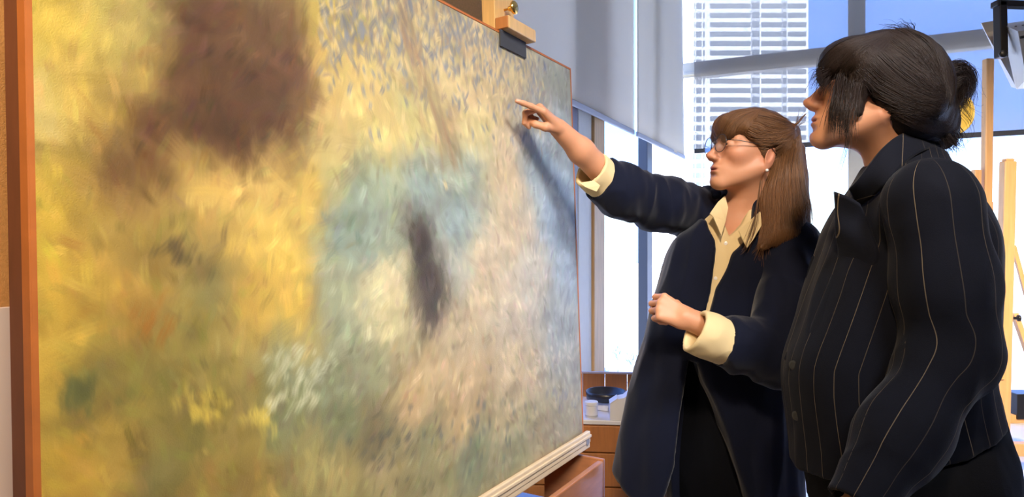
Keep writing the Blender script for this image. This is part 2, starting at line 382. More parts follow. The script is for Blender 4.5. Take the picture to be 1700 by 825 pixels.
# low pale blocks and frosted trees under the horizon
for i, (px, d, w, h, lab) in enumerate([(1035, 190, 26, 7, 'low pale block under the horizon, behind the frosted trees'),
                                        (1380, 260, 40, 9, 'low pale block seen between the two women'),
                                        (1640, 240, 60, 10, 'long pale block outside, behind the right-hand easel')]):
    x = (px - 850) / F * d
    t = thing('office_block', (x, d, GZ), lab, 'building')
    make('block_wall', *box((x, d, GZ + h / 2), (w / 2, 9, h / 2)), M['city'], t)
    make('roof', *box((x, d, GZ + h + .3), (w / 2 + .4, 9.4, .3)), M['snow'], t)
    for k in range(6):
        make('window_row', *box((x + (k - 2.5) * w / 6, d - 9.05, GZ + h * .6), (w / 15, .06, h * .16)), M['facslot'], t)
def far_tree(x, y, h, lab, seed):
    rr = random.Random(seed); t = thing('frosted_tree', (x, y, GZ), lab, 'tree', None)
    make('trunk', *tube([(x, y, GZ), (x, y, GZ + h * .5)], [.18, .1], 6), M['twig'], t)
    parts = []
    for k in range(60):
        a = rr.uniform(0, 6.28); s = rr.uniform(.2, 1) * h * .33; z0 = GZ + h * rr.uniform(.35, .6)
        p0 = (x, y, z0); p1 = (x + math.cos(a) * s * .5, y + math.sin(a) * s * .5, z0 + h * .15); p2 = (x + math.cos(a) * s, y + math.sin(a) * s, z0 + h * rr.uniform(.15, .4))
        parts.append(tube([p0, p1, p2], [.09, .07, .03], 4))
    o = make('branches', *join(parts), M['twig'], t); o['kind'] = 'stuff'
far_tree(*(P(1027, 0, 70)[:2]), 4.2, 'smaller frosted tree outside the left window, beside the grey frame', 1)
far_tree(*(P(1050, 0, 66)[:2]), 4.0, 'frosted tree outside the left window, next to the hanging coat', 2)
# ------------------------------------------------------------------ the painting (a plain generic garden study) on its easel
PU = nrm((0.502, 0.865, 0)); PN0 = np.array([0.865, -0.502, 0]); TL = math.radians(2.2)
PV = nrm(np.array([0, 0, math.cos(TL)]) - PN0 * math.sin(TL)); PN = nrm(PN0 * math.cos(TL) + np.array([0, 0, math.sin(TL)]))
PW, PH = 1.488, 1.12
PBR = P(968, 718, 2.03); PBL = PBR - PU * PW
def uv_of(px, py):
    o = np.array([0, 0, CAMH]); d = P(px, py, 1.0) - o; t = ((PBL - o) @ PN) / (d @ PN); q = o + d * t - PBL
    return (q @ PU) / PW, (q @ PV) / PH
def on_painting(u, v, out=0.0): return PBL + PU * u * PW + PV * v * PH + PN * out

def paint_canvas(nu, nv):
    """loose colour patches and brush dabs: an anonymous garden with a brown thicket, a pale path, a pale bush and blue shade"""
    pal = [  # pixel in the photo, colour there with lamplight and daylight left in it, reach
        (80, 60, (196, 172, 78)), (85, 200, (200, 184, 120)), (100, 330, (206, 176, 72)), (90, 450, (200, 168, 70)), (100, 560, (196, 164, 70)), (85, 780, (214, 178, 74)),
        (75, 660, (204, 168, 70)), (150, 80, (184, 168, 88)), (210, 60, (170, 158, 98)), (165, 200, (184, 160, 80)), (250, 120, (172, 154, 84)), (130, 280, (190, 164, 76)), (260, 20, (168, 156, 96)),
        (310, 50, (78, 56, 42)), (330, 150, (82, 58, 43)), (290, 110, (84, 60, 44)), (285, 180, (78, 54, 40)), (210, 250, (104, 78, 52)), (200, 310, (100, 74, 50)), (250, 300, (112, 84, 54)), (350, 90, (82, 58, 43)), (360, 20, (84, 60, 46)), (430, 60, (100, 76, 56)), (320, 20, (94, 70, 52)), (470, 140, (112, 86, 58)), (260, 220, (80, 56, 40)), (225, 285, (80, 58, 42)), (400, 190, (86, 62, 46)), (460, 90, (96, 72, 54)), (390, 40, (110, 84, 60)), (440, 150, (84, 60, 44)), (400, 120, (86, 62, 46)), (350, 215, (78, 54, 40)),
        (300, 280, (196, 168, 100)), (330, 320, (190, 162, 92)), (400, 300, (196, 168, 100)), (440, 400, (200, 172, 92)), (500, 320, (194, 164, 88)), (400, 400, (196, 166, 86)), (480, 460, (204, 172, 86)), (500, 520, (204, 170, 82)), (440, 500, (196, 162, 80)),
        (540, 70, (194, 170, 90)), (545, 170, (192, 168, 108)), (600, 160, (200, 176, 116)), (560, 260, (178, 166, 112)), (640, 220, (190, 172, 112)),
        (620, 50, (178, 162, 112)), (680, 60, (176, 158, 116)), (740, 60, (178, 160, 122)), (800, 90, (192, 168, 124)), (850, 90, (186, 168, 126)), (700, 140, (178, 162, 116)), (780, 140, (190, 168, 124)),
        (735, 210, (156, 136, 100)), (700, 200, (182, 168, 112)), (780, 220, (186, 170, 122)),
        (600, 320, (136, 150, 138)), (640, 290, (148, 158, 136)), (580, 400, (132, 148, 138)), (700, 320, (138, 152, 148)), (770, 300, (148, 156, 142)), (760, 380, (136, 150, 150)), (620, 400, (134, 148, 136)), (560, 480, (152, 158, 134)), (590, 540, (142, 150, 128)),
        (695, 400, (58, 50, 46)), (700, 460, (62, 54, 50)), (705, 510, (76, 68, 64)), (640, 470, (206, 194, 156)), (640, 530, (196, 184, 142)), (750, 430, (150, 150, 138)),
        (840, 300, (186, 166, 136)), (850, 400, (186, 168, 140)), (800, 470, (186, 168, 140)), (760, 540, (186, 168, 138)), (840, 520, (180, 166, 146)), (880, 470, (174, 166, 152)), (720, 610, (188, 164, 128)), (680, 680, (192, 162, 122)), (780, 650, (186, 162, 128)), (850, 620, (184, 164, 136)), (760, 700, (188, 160, 120)), (840, 700, (172, 156, 124)),
        (890, 190, (150, 144, 128)), (900, 280, (138, 150, 158)), (930, 220, (146, 152, 150)), (930, 350, (134, 148, 164)), (940, 450, (140, 152, 164)), (925, 540, (150, 154, 152)), (950, 600, (150, 148, 140)), (935, 690, (156, 148, 128)), (900, 720, (158, 146, 120)), (925, 130, (150, 150, 132)),
        (200, 380, (172, 148, 80)), (280, 400, (150, 130, 72)), (320, 450, (116, 106, 70)), (260, 470, (164, 138, 74)), (350, 500, (124, 116, 78)), (180, 470, (190, 158, 76)), (230, 530, (150, 116, 58)), (380, 560, (150, 134, 78)), (300, 560, (146, 130, 72)),
        (130, 640, (112, 110, 66)), (140, 700, (120, 112, 66)), (200, 620, (134, 124, 66)), (260, 640, (132, 122, 68)), (340, 660, (140, 126, 68)), (330, 600, (136, 124, 70)), (410, 640, (134, 122, 72)), (180, 760, (172, 142, 70)), (240, 790, (132, 126, 80)), (300, 740, (120, 112, 62)), (340, 790, (156, 132, 70)), (420, 700, (152, 134, 72)), (430, 790, (160, 136, 74)), (120, 800, (196, 160, 70)),
        (490, 600, (140, 144, 116)), (480, 680, (128, 134, 100)), (540, 640, (132, 138, 110)), (560, 700, (126, 130, 98)), (600, 600, (146, 146, 118)), (500, 770, (160, 148, 96)), (560, 790, (164, 150, 98)), (610, 740, (122, 112, 84)), (650, 720, (128, 118, 88)), (700, 730, (140, 134, 102)), (650, 780, (160, 146, 104)), (720, 790, (150, 142, 104)), (780, 760, (132, 136, 110)), (850, 750, (146, 144, 116)),
    ]
    U, V = np.meshgrid(np.linspace(0, 1, nu), np.linspace(0, 1, nv), indexing='ij')
    uvs = np.array([uv_of(a, b) for a, b, _ in pal]); cols = np.array([c for *_, c in pal], float) / 255
    # the parts above and below the picture frame go on in the same key
    extra = [(0.05, 0.97, (170, 160, 90)), (0.2, 0.95, (120, 110, 70)), (0.35, 0.97, (160, 150, 90)), (0.05, 0.1, (180, 150, 70)), (0.2, 0.06, (130, 120, 70)), (0.33, .05, (140, 130, 80))]
    uvs = np.concatenate([uvs, [(a, b) for a, b, _ in extra]]); cols = np.concatenate([cols, [np.array(c) / 255. for *_, c in extra]])
    # warp the look-up so that patches get ragged, painterly borders
    rng = np.random.default_rng(3)
    def vnoise(fx, fy, seed):
        r = np.random.default_rng(seed); g = r.standard_normal((fx + 3, fy + 3)); x = U * fx; y = V * fy
        i = x.astype(int); j = y.astype(int); a = x - i; b = y - j; a = a * a * (3 - 2 * a); b = b * b * (3 - 2 * b)
        return (g[i, j] * (1 - a) + g[i + 1, j] * a) * (1 - b) + (g[i, j + 1] * (1 - a) + g[i + 1, j + 1] * a) * b
    wu = U + 0.010 * vnoise(9, 7, 1) + 0.007 * vnoise(26, 20, 2); wv = V + 0.012 * vnoise(9, 7, 3) + 0.009 * vnoise(26, 20, 4)
    num = np.zeros((nu, nv, 3)); den = np.zeros((nu, nv))
    for (a, b), c in zip(uvs, cols):
        d2 = ((wu - a) * 1.33) ** 2 + (wv - b) ** 2; w = 1.0 / (d2 + 0.0009) ** 2.0
        num += w[..., None] * c; den += w
    base = num / den[..., None]
    base *= (1 + 0.06 * vnoise(14, 60, 5) + 0.04 * vnoise(60, 40, 6))[..., None]
    img = base.copy(); hgt = np.zeros((nu, nv))
    def dab(u, v, ang, ln, wd, c, a, rel=0.5):
        """one brush stroke: soft ends, bristle streaks"""
        cu, cv = u * nu, v * nv; R = int(ln + wd + 2) + 1
        i0, i1 = max(0, int(cu) - R), min(nu, int(cu) + R); j0, j1 = max(0, int(cv) - R), min(nv, int(cv) + R)
        if i1 - i0 < 2 or j1 - j0 < 2: return
        x = np.arange(i0, i1)[:, None] - cu; y = np.arange(j0, j1)[None, :] - cv
        ca, sa = math.cos(ang), math.sin(ang); s = x * ca + y * sa; t = -x * sa + y * ca + 0.12 * s * s / max(ln, 1) * (1 if rng.random() > .5 else -1)
        m = np.clip(1.25 - np.abs(s) / ln, 0, 1) * np.clip((1.0 - (t / wd) ** 2) * 1.6, 0, 1)
        br = 0.75 + 0.25 * np.sin(t * 2.1 + rng.random() * 6)
        m = m * br * a
        img[i0:i1, j0:j1] = img[i0:i1, j0:j1] * (1 - m[..., None]) + np.asarray(c) * m[..., None]
        hgt[i0:i1, j0:j1] += m * rel * (0.6 + 0.4 * br)
    sc = nu / 640.0
    for k in range(3400):
        u, v = rng.random(2); c = base[int(u * (nu - 1)), int(v * (nv - 1))] * (1 + 0.055 * rng.standard_normal()) + 0.010 * rng.standard_normal(3)
        low = v < 0.42
        ang = (math.pi / 2 + 0.5 * rng.standard_normal()) if rng.random() < 0.55 else rng.uniform(0.2, 1.4) if low else rng.uniform(0, 3.14)
        dab(u, v, ang, rng.uniform(9, 26) * sc, rng.uniform(3, 8) * sc, np.clip(c, 0.02, 1), 0.5, 0.3)
    for k in range(5200):
        u, v = rng.random(2); c = base[int(u * (nu - 1)), int(v * (nv - 1))] * (1 + 0.11 * rng.standard_normal()) + 0.02 * rng.standard_normal(3)
        ang = math.pi / 2 + 0.7 * math.sin(u * 9 + v * 4) + 0.35 * rng.standard_normal()
        dab(u, v, ang, rng.uniform(3, 9) * sc, rng.uniform(1.5, 3.6) * sc, np.clip(c, 0.02, 1), 0.55, 0.6)
    # hanging leaf dabs across the top
    for k in range(900):
        px = rng.uniform(530, 905); top = -10 + max(0, (px - 700)) * .55; py = top + abs(rng.standard_normal()) * 75
        if px < 600 and py > 150: continue
        u, v = uv_of(px, py)
        c = [(112, 114, 120), (138, 134, 124), (126, 130, 138), (206, 184, 132), (150, 132, 112)][rng.integers(5)]
        dab(u, v, math.pi / 2 + rng.normal(0, .45), rng.uniform(4, 8) * sc, rng.uniform(1.6, 3.0) * sc, np.array(c) / 255., 0.75, 0.7)
    # slanting trunk of the hanging tree
    for k in range(70):
        f = rng.random(); px = 655 + 95 * f + rng.normal(0, 9); py = -10 + 275 * f
        u, v = uv_of(px, py); dab(u, v, math.pi / 2 + .35 + rng.normal(0, .15), rng.uniform(10, 22) * sc, rng.uniform(2, 4) * sc, np.array((140 + rng.normal(0, 10), 118, 92)) / 255., 0.35, 0.4)
    # scattered light flecks, grass flicks, small flowers
    for (cx, cy, n_, sp, c) in ((340, 685, 22, 20, (222, 196, 90)), (428, 695, 18, 14, (226, 204, 100)), (485, 650, 30, 30, (214, 214, 180)), (520, 610, 24, 26, (200, 204, 176)),
                                (915, 600, 30, 22, (206, 196, 180)), (800, 715, 40, 50, (96, 104, 104)), (640, 735, 26, 32, (92, 92, 84)), (300, 420, 16, 20, (84, 74, 54)), (130, 650, 24, 16, (96, 100, 62)),
                                (850, 590, 26, 40, (204, 190, 168)), (740, 560, 26, 46, (200, 184, 150)), (930, 660, 20, 14, (118, 124, 140)), (250, 540, 16, 24, (150, 104, 46)), (400, 330, 16, 40, (214, 190, 112))):
        a0 = rng.uniform(.6, 2.4)
        for k in range(n_):
            u, v = uv_of(cx + rng.normal(0, sp), cy + rng.normal(0, sp * .7))
            dab(u, v, a0 + rng.normal(0, .25), rng.uniform(3, 8) * sc, rng.uniform(1.8, 4.2) * sc, np.array(c) / 255. * rng.uniform(.88, 1.08), 0.42, 0.8)
    return np.clip(img, 0.01, 1), hgt

NU, NV = 700, 520
img, hgt = paint_canvas(NU, NV)
lin = np.where(img <= 0.04045, img / 12.92, ((img + 0.055) / 1.055) ** 2.4)
PAINT_GAIN = np.array((1.12, 1.12, 1.12))
lin = np.clip(lin * PAINT_GAIN, 0, 0.92)
t_p = thing('painting', on_painting(0.5, 0, -0.02), 'large unframed impressionist canvas of ochre, brown and blue standing on the easel ledge', 'painting')
U, V = np.meshgrid(np.linspace(0, 1, NU), np.linspace(0, 1, NV), indexing='ij')
Q = PBL + PU * (U * PW)[..., None] + PV * (V * PH)[..., None] + PN * (np.clip(hgt, 0, 2.5) * 0.00035)[..., None]
I, J = np.meshgrid(np.arange(NU - 1), np.arange(NV - 1), indexing='ij'); A = (I * NV + J).ravel()
quads = np.stack([A, A + NV, A + NV + 1, A + 1], 1)
canvas_m = mat('painted_canvas', (0.5, 0.5, 0.5), rough=0.42, spec=0.35, noise=0.22, nscale=38, dark=0.7, bump=0.35, bscale=520, attr='Col')
o = make('canvas', Q.reshape(-1, 3), quads, canvas_m, t_p, smooth=True)
at_ = o.data.attributes.new('Col', 'FLOAT_COLOR', 'POINT')
at_.data.foreach_set('color', np.concatenate([lin.reshape(-1, 3), np.ones((NU * NV, 1))], 1).astype(np.float32).ravel())
PAX = [PU, PN, PV]
def pbox(u0, u1, n0, n1, v0, v1, bev=0.001):
    """box in painting metres: along, out of the surface, up"""
    c = PBL + PU * (u0 + u1) / 2 + PN * (n0 + n1) / 2 + PV * (v0 + v1) / 2
    return box(c, ((u1 - u0) / 2, (n1 - n0) / 2, (v1 - v0) / 2), PAX, bev)
T0, T1, T2 = -0.0005, -0.016, -0.050
make('backing_board', *pbox(0, PW, -0.010, -0.0006, 0, PH, 0), M['board'], t_p)
for nm, args in (('left', (-0.002, 0.000)), ('right', (PW, PW + 0.002))):
    make('edge_tape', *join([pbox(args[0], args[1], T1, 0.0012, 0, PH, 0)]), M['tape'], t_p)
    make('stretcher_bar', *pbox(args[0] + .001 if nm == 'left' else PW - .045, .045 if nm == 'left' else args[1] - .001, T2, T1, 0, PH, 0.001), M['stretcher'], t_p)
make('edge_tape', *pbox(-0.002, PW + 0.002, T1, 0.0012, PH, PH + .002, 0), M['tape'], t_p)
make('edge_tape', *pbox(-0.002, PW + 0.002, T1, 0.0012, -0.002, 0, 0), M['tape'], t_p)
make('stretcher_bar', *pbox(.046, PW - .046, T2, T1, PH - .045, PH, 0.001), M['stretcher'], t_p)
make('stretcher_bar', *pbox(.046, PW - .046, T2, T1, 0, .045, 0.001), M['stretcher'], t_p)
make('tape_fold', *join([pbox(0, 0.006, 0.0003, 0.0014, 0, PH, 0)]), M['tape'], t_p)
make('tape_fold', *join([pbox(PW - .004, PW, 0.0003, 0.0014, 0, PH, 0)]), M['tape'], t_p)
make('tape_fold', *join([pbox(0.006, PW - .004, 0.0003, 0.0014, PH - .004, PH, 0)]), M['tape'], t_p)

# easel that carries the painting: mast behind, ledge below, clamp on top
def pm(px, py, out=0.0):
    u, v = uv_of(px, py); return u * PW, v * PH
t_e = thing('studio_easel', np.array([*on_painting(.5, 0, -.1)[:2], 0]), 'heavy wooden studio easel holding the large canvas, with brass knob and top clamp', 'easel')
uc0 = pm(823, 40)[0] + .020; uc1 = pm(855, 40)[0] + .020; mz = PH + 0.55
VB = -(PBL[2] / PV[2])                                 # painting-plane height of the floor
make('mast', *pbox(uc0 + .05, uc1 + .03, -0.078, -0.054, -.044, mz, .004), M['oak'], t_e)
for s in (0.30, PW - .24):
    make('upright', *pbox(s, s + .06, -0.12, -0.06, -.044, PH * .72, .004), M['oak'], t_e)
make('base_plate', *pbox(-.05, PW - .02, -.30, -.058, -.058, -.046, .002), M['oak'], t_e)
for s in (0.30, PW - .24):
    make('rear_strut', *bar(PBL + PU * (s + .03) + PN * -.27 + PV * -.046, PBL + PU * (s + .03) + PN * -.10 + PV * .5, .04, .03, bev=.003), M['oak'], t_e)
make('ledge', *pbox(-.10, PW + .012, -0.055, .017, -.046, -.004, .003), M['ledge'], t_e)
make('ledge_lip', *pbox(-.10, PW + .012, .006, .0195, -.030, .0050, .003), M['ledge'], t_e)
make('ledge_bead', *pbox(-.10, PW + .012, .0185, .0235, -.014, -.005, .002), M['ledge'], t_e)
make('ledge_sticker', *lathe(PBL + PU * (PW - .012) + PN * .0200 - PV * .022, PN, [(.0115, 0), (.0115, .0008)], 20), M['lavframe'], t_e)
# clamp
cb0 = pm(844, 48)[0] - .045; cb1 = pm(889, 70)[0] - .045
make('clamp_bar', *pbox(cb0 + .004, cb1, -0.0125, .026, PH + .0065, PH + .040, .003), M['oak'], t_e)
make('clamp_bar_end', *pbox(cb0, cb0 + .004, -0.0125, .025, PH + .0075, PH + .038, .0019), M['oak_d'], t_e)  # the bar's own end face, drawn as a thin darker plate
make('clamp_slide', *pbox(uc0, uc1, -0.053, -0.0135, PH + .008, mz, .002), M['oak'], t_e)
make('felt_flap', *pbox(pm(830, 60)[0] - .007, pm(872, 70)[0] - .007, .0025, .0055, PH - .038, PH + .005, .0), M['felt'], t_e)
ku, kv = pm(838, 11)
kc = PBL + PU * (ku + .020) + PV * kv + PN * (-.0135)
make('brass_knob', *lathe(kc, PN, [(.0030, 0), (.0030, .013), (.0065, .014), (.0075, .018), (.005, .021), (.005, .024), (.0155, .026), (.0178, .029), (.0172, .033), (.013, .036), (.003, .037)], 28), M['brass'], t_e, smooth=True)

# foam board and open drawer unit under / beside the easel
t = thing('foam_board', (P(10, 700, 1.03)[0], 1.03, 0), 'white board leaning against the orange burlap wall at the far left', 'board')
bb = LPt(1.13, 0, -.02)
bz = P(20, 507, 1.13)[2]
c = LPt(0.62, 0, -0.035)
make('board_sheet', *box(c + [0, 0, (0.02 + bz) / 2], (0.62, .006, (bz - .02) / 2), [LD, LN, (0, 0, 1)], .001), M['board'], t)
make('board_sheet_edge', *box(c + [0, 0, .011] , (0.60, .008, .010), [LD, LN, (0, 0, 1)], .001), M['white'], t)

def cab(d_end, px_end, ztop):
    pass
DZ = 0.640
De = P(1002, 763, 1.99); De[2] = 0
dU = PU; dN = PN0
def dbox(u0, u1, n0, n1, z0, z1, bev=.002):
    """box in drawer axes: u back along the drawer front (0 = far end), n out of it, z height"""
    c = De + dU * (u0 + u1) / 2 + dN * (n0 + n1) / 2 + np.array([0, 0, (z0 + z1) / 2])
    return box(c, ((u1 - u0) / 2, (n1 - n0) / 2, (z1 - z0) / 2), [dU, dN, (0, 0, 1)], bev)
t_d = thing('drawer_unit', De + dU * -.45 + dN * -.3, 'reddish cherry drawer unit with its top drawer pulled open under the canvas', 'cabinet')
UL = -1.45
ZC = PBL[2] - .076
make('carcass', *join([dbox(UL, -.004, -.47, -.455, .04, ZC - .02), dbox(UL, UL + .02, -.455, -.21, .04, ZC - .02), dbox(-.024, -.004, -.455, -.21, .04, .42), dbox(UL + .02, -.024, -.455, -.21, .04, .06), dbox(UL + .02, -.024, -.455, -.23, .425, .44), dbox(UL, UL + .18, -.228, -.21, .44, ZC - .02)]), M['cherry'], t_d)
make('cabinet_top', *dbox(UL, 0, -.475, -.205, ZC - .02, ZC, .002), M['cherry'], t_d)
dr = make('drawer', *join([dbox(-1.235, -.02, -.43, -.022, .49, .502)]), M['cherry'], t_d)
make('drawer_front', *dbox(-1.25, -.002, -.018, 0, .45, DZ, .004), M['cherry'], dr)
make('drawer_front_edge', *dbox(-1.25, -.016, -.028, -.0185, .46, DZ - .010, .003), M['oak_d'], dr)
make('drawer_side', *dbox(-.0015, .012, -.20, .0, .45, DZ + .004, .003), M['cherry'], dr)
make('drawer_side', *dbox(-1.25, -1.235, -.43, -.03, .47, DZ - .02, .003), M['cherry'], dr)
make('drawer_back', *dbox(-1.235, -.026, -.445, -.43, .47, DZ - .03, .003), M['cherry'], dr)
for z0, z1 in ((.25, .425), (.065, .24)):
    d2 = make('drawer', *dbox(UL, -.004, -.209, -.19, z0, z1, .004), M['cherry'], t_d)
    make('handle', *tube([De + dU * -.55 + dN * -.19 + [0, 0, z1 - .06], De + dU * -.55 + dN * -.16 + [0, 0, z1 - .06], De + dU * -.37 + dN * -.16 + [0, 0, z1 - .06], De + dU * -.37 + dN * -.19 + [0, 0, z1 - .06]], .005, 8), M['brass'], d2, smooth=True)
make('foot', *join([dbox(UL + .02, -.03, -.44, -.24, 0, .04)]), M['black'], t_d)

# taboret with raised rim behind it, holding jars
TB = P(969, 697, 2.62); TBz = TB[2]; TB[2] = 0
tD = nrm((0.995, -0.10, 0)); tB = nrm((0.10, 0.995, 0))
def tbox(a0, a1, b0, b1, z0, z1, bev=.002):
    c = TB + tD * (a0 + a1) / 2 + tB * (b0 + b1) / 2 + np.array([0, 0, (z0 + z1) / 2])
    return box(c, ((a1 - a0) / 2, (b1 - b0) / 2, (z1 - z0) / 2), [tD, tB, (0, 0, 1)], bev)
t_t = thing('taboret', TB + tD * .2 + tB * .2, 'orange wooden taboret with a pale top and raised rear rim, behind the hanging coat', 'cabinet')
make('carcass', *tbox(-.30, .50, .012, .40, .06, TBz - .018), M['oak_d'], t_t)
make('worktop', *tbox(-.31, .51, 0, .41, TBz - .018, TBz, .003), M['white'], t_t)
for z0, z1 in ((TBz - .125, TBz - .022), (TBz - .26, TBz - .13), (TBz - .44, TBz - .265)):
    d2 = make('drawer', *tbox(-.295, .495, -.004, .011, z0, z1, .003), M['oak_d'], t_t)
for k in range(8):
    make('rim_board', *tbox(-.30 + k * .1, -.30 + k * .1 + .098, .395, .410, TBz, TBz + .105, .002), M['oak_d'], t_t)
make('rim_cap', *tbox(-.31, .51, .392, .413, TBz + .105, TBz + .113, .002), M['board'], t_t)
make('rim_side', *tbox(-.31, -.295, .02, .39, TBz, TBz + .10, .002), M['oak_d'], t_t)
for a0 in (-.28, .44):
    for b0 in (.03, .34): make('leg', *tbox(a0, a0 + .04, b0, b0 + .04, 0, .06), M['black'], t_t)
def at_tab(px, py_base):
    d = (CAMH - TBz) * F / (py_base - HOR); return P(px, py_base, d)
c = at_tab(982, 692); c[2] = TBz + .0005
t = thing('jar', c, 'small white ribbed jar with a flat lid at the front of the taboret', 'jar')
make('jar_body', *lathe(c, (0, 0, 1), [(.0225, 0), (.025, .002), (.025, .046), (.023, .048)], 28), M['white'], t, smooth=False)
make('lid', *lathe(c + [0, 0, .0482], (0, 0, 1), [(.026, 0), (.0265, .002), (.0265, .012), (.025, .014)], 28), M['white'], t)
make('blue_label', *join([lathe(c + [0, 0, .004], (0, 0, 1), [(.0253, 0), (.0253, .006)], 28)]), M['facslot'], t)
c = at_tab(1006, 677); c[2] = TBz + .0005
t = thing('black_dish', c, 'wide black round dish in a white stand on the taboret', 'dish')
make('stand', *lathe(c, (0, 0, 1), [(.055, 0), (.060, .002), (.060, .032), (.056, .034)], 32), M['white'], t)
make('bowl', *lathe(c + [0, 0, .0345], (0, 0, 1), [(.06, 0), (.082, .004), (.086, .036), (.083, .038), (.079, .036), (.074, .012), (.01, .010)], 40), M['dish'], t, smooth=True)
c = at_tab(1034, 698); c[2] = TBz + .0005
t = thing('paper_box', c, 'white box with an open folded top at the coat edge on the taboret', 'box')
poly = [c + tD * a + [0, 0, z] for a, z in ((-.05, 0), (.06, 0), (.06, .115), (.03, .11), (.005, .088), (-.02, .082), (-.05, .062))]
make('box_body', *extrude(poly, tB * .07), M['white'], t)
make('flap', *bar(c + tD * -.05 + [0, 0, .064], c + tD * -.02 + [0, 0, .084], .068, .0015, up=(0, 0, 1), bev=0) if False else box(c + tD * -.035 + tB * .035 + [0, 0, .0745], (.019, .034, .0012), [nrm(tD * .03 + np.array([0, 0, .02])), tB, nrm(np.cross(nrm(tD * .03 + np.array([0, 0, .02])), tB))], 0), M['white'], t)

# ------------------------------------------------------------------ easels by the right-hand window
EZ = 3.75
def E(px, py, dz=0.0): return P(px, py, EZ + dz)
def foot_z(p): q = np.array(p); q[2] = 0.0; return q
t = thing('wooden_easel', foot_z(E(1672, 740)), 'honey wood easel with a blunt upright post, standing by the right-hand window', 'easel')
k = EZ / F
make('upright', *bar(E(1662, 735), E(1673.5, 268), 20 * k, .05, up=(0, 1, 0), bev=.006), M['easel'], t)
make('post_tip', *bar(E(1673.5, 268.5), E(1673.5, 263.5), 14 * k, .04, up=(0, 1, 0), bev=.006), M['easel'], t)
make('base_bar', *bar(E(1640, 745, -.06), E(1790, 745, -.06), .06, 20 * k, bev=.004), M['easel'], t)
make('bolt', *lathe(E(1666, 743, -.091), (0, -1, 0), [(.012, 0), (.012, .008), (.008, .011)], 14), M['white'], t)
make('cross_bar', *bar(E(1660, 695, .04), E(1790, 692, .04), .04, 14 * k, bev=.004), M['easel'], t)
make('strut', *bar(E(1684, 520, .03), E(1762, 740, -.02), .03, 9 * k, up=(0, 1, 0), bev=.003), M['easel'], t)
make('brace', *bar(E(1682, 408, .04), E(1772, 740, -.02), .025, 5 * k, up=(0, 1, 0), bev=.002), M['easel'], t)
make('knob', *lathe(E(1683, 528, -.03), (1, -.3, 0), [(.008, 0), (.008, .015), (.018, .018), (.018, .03), (.012, .033)], 16), M['black'], t, smooth=True)
make('stop_block', *bar(E(1640, 608, -.01), E(1663, 608, -.01), .05, 42 * k, bev=.004), M['oak'], t)
make('shelf_pin', *bar(E(1636, 575, -.01), E(1663, 575, -.01), .02, 5 * k, bev=.002), M['easel'], t)
for q in (1650, 1780):
    e = E(q, 750, -.06); make('leg', *bar(e, foot_z(e), .05, .05, up=(0, 1, 0), bev=.004), M['easel'], t)
make('tray_box', *box(E(1725, 671, .07), (50 * k, .06, 21 * k), None, .004), M['black'], t)
EZ2 = 4.1
def E2(px, py, dz=0.0): return P(px, py, EZ2 + dz)
t = thing('mast_easel', foot_z(E2(1637, 740)), 'taller slim easel mast rising behind the pinstriped shoulder', 'easel')
k = EZ2 / F
make('mast', *bar(foot_z(E2(1632, 740)), E2(1640.5, 98), 13 * k, .045, up=(0, 1, 0), bev=.006), M['easel'], t)
make('mast_side', *bar(foot_z(E2(1627, 740, .03)), E2(1634, 230, .03), 5 * k, .03, up=(0, 1, 0), bev=.003), M['board'], t)
make('side_post', *bar(foot_z(E2(1608, 740)), E2(1621, 282), 12 * k, .04, up=(0, 1, 0), bev=.006), M['easel'], t)
make('rear_leg', *bar(foot_z(E2(1645, 740, .35)), E2(1641, 335, .03), 10 * k, .035, up=(0, 1, 0), bev=.004), M['easel'], t)
make('cross_bar', *bar(E2(1600, 640, .0), E2(1650, 640, .0), .03, 16 * k, bev=.004), M['easel'], t)
make('base_bar', *bar(foot_z(E2(1560, 0, -.05)) + [0, 0, .03], foot_z(E2(1700, 0, -.05)) + [0, 0, .03], .05, .05, bev=.004), M['easel'], t)

# round yellow lamp head behind the bun
yc = P(1577, 186, 2.6)
t = thing('task_lamp', foot_z(yc), 'round yellow lamp head half hidden behind the dark hair bun', 'lamp')
make('lamp_shade', *lathe(yc + [0, .03, 0], nrm((-.15, -1, .05)), [(.02, -.05), (.05, -.045), (.088, -.01), (.097, .025), (.094, .03), (.085, .02), (.01, .012)], 36), M['yellow'], t, smooth=True)
make('pole', *tube([foot_z(yc) + [0, .06, .03], yc + [0, .075, -.05], yc + [0, .06, 0]], .011, 10), M['black'], t, smooth=True)
make('base', *lathe(foot_z(yc) + [0, .06, 0], (0, 0, 1), [(.13, 0), (.13, .012), (.10, .028), (.02, .03)], 30), M['black'], t)

# studio light on its yoke, upper right
SD = 1.75
def S(px, py, dz=0.0): return P(px, py, SD + dz)
t = thing('studio_light', P(1730, -300, SD), 'silver box-shaped studio light in a black yoke at the top right corner', 'lamp')
hf = [S(1664, 40, .02), S(1740, 24, .02), S(1790, 60, .02), S(1790, 120, .02), S(1712, 150, .02), S(1682, 148, .02)]
def loftpoly(rings):
    n = len(rings[0]); V = np.concatenate(rings); Fc = [(i * n + j, i * n + (j + 1) % n, (i + 1) * n + (j + 1) % n, (i + 1) * n + j) for i in range(len(rings) - 1) for j in range(n)]
    return V, Fc + [tuple(range(n))[::-1], tuple((len(rings) - 1) * n + j for j in range(n))]
r0 = [S(1662, 42, .14), S(1800, 22, .14), S(1800, 136, .14), S(1686, 146, .14)]
r1 = [S(1690, 52, -.10), S(1800, 34, -.10), S(1800, 120, -.10), S(1704, 132, -.10)]
body = make('housing', *loftpoly([np.array(r0), np.array([S(1664, 40, .06), S(1800, 20, .06), S(1800, 138, .06), S(1688, 148, .06)]), np.array(r1)]), M['steel'], t)
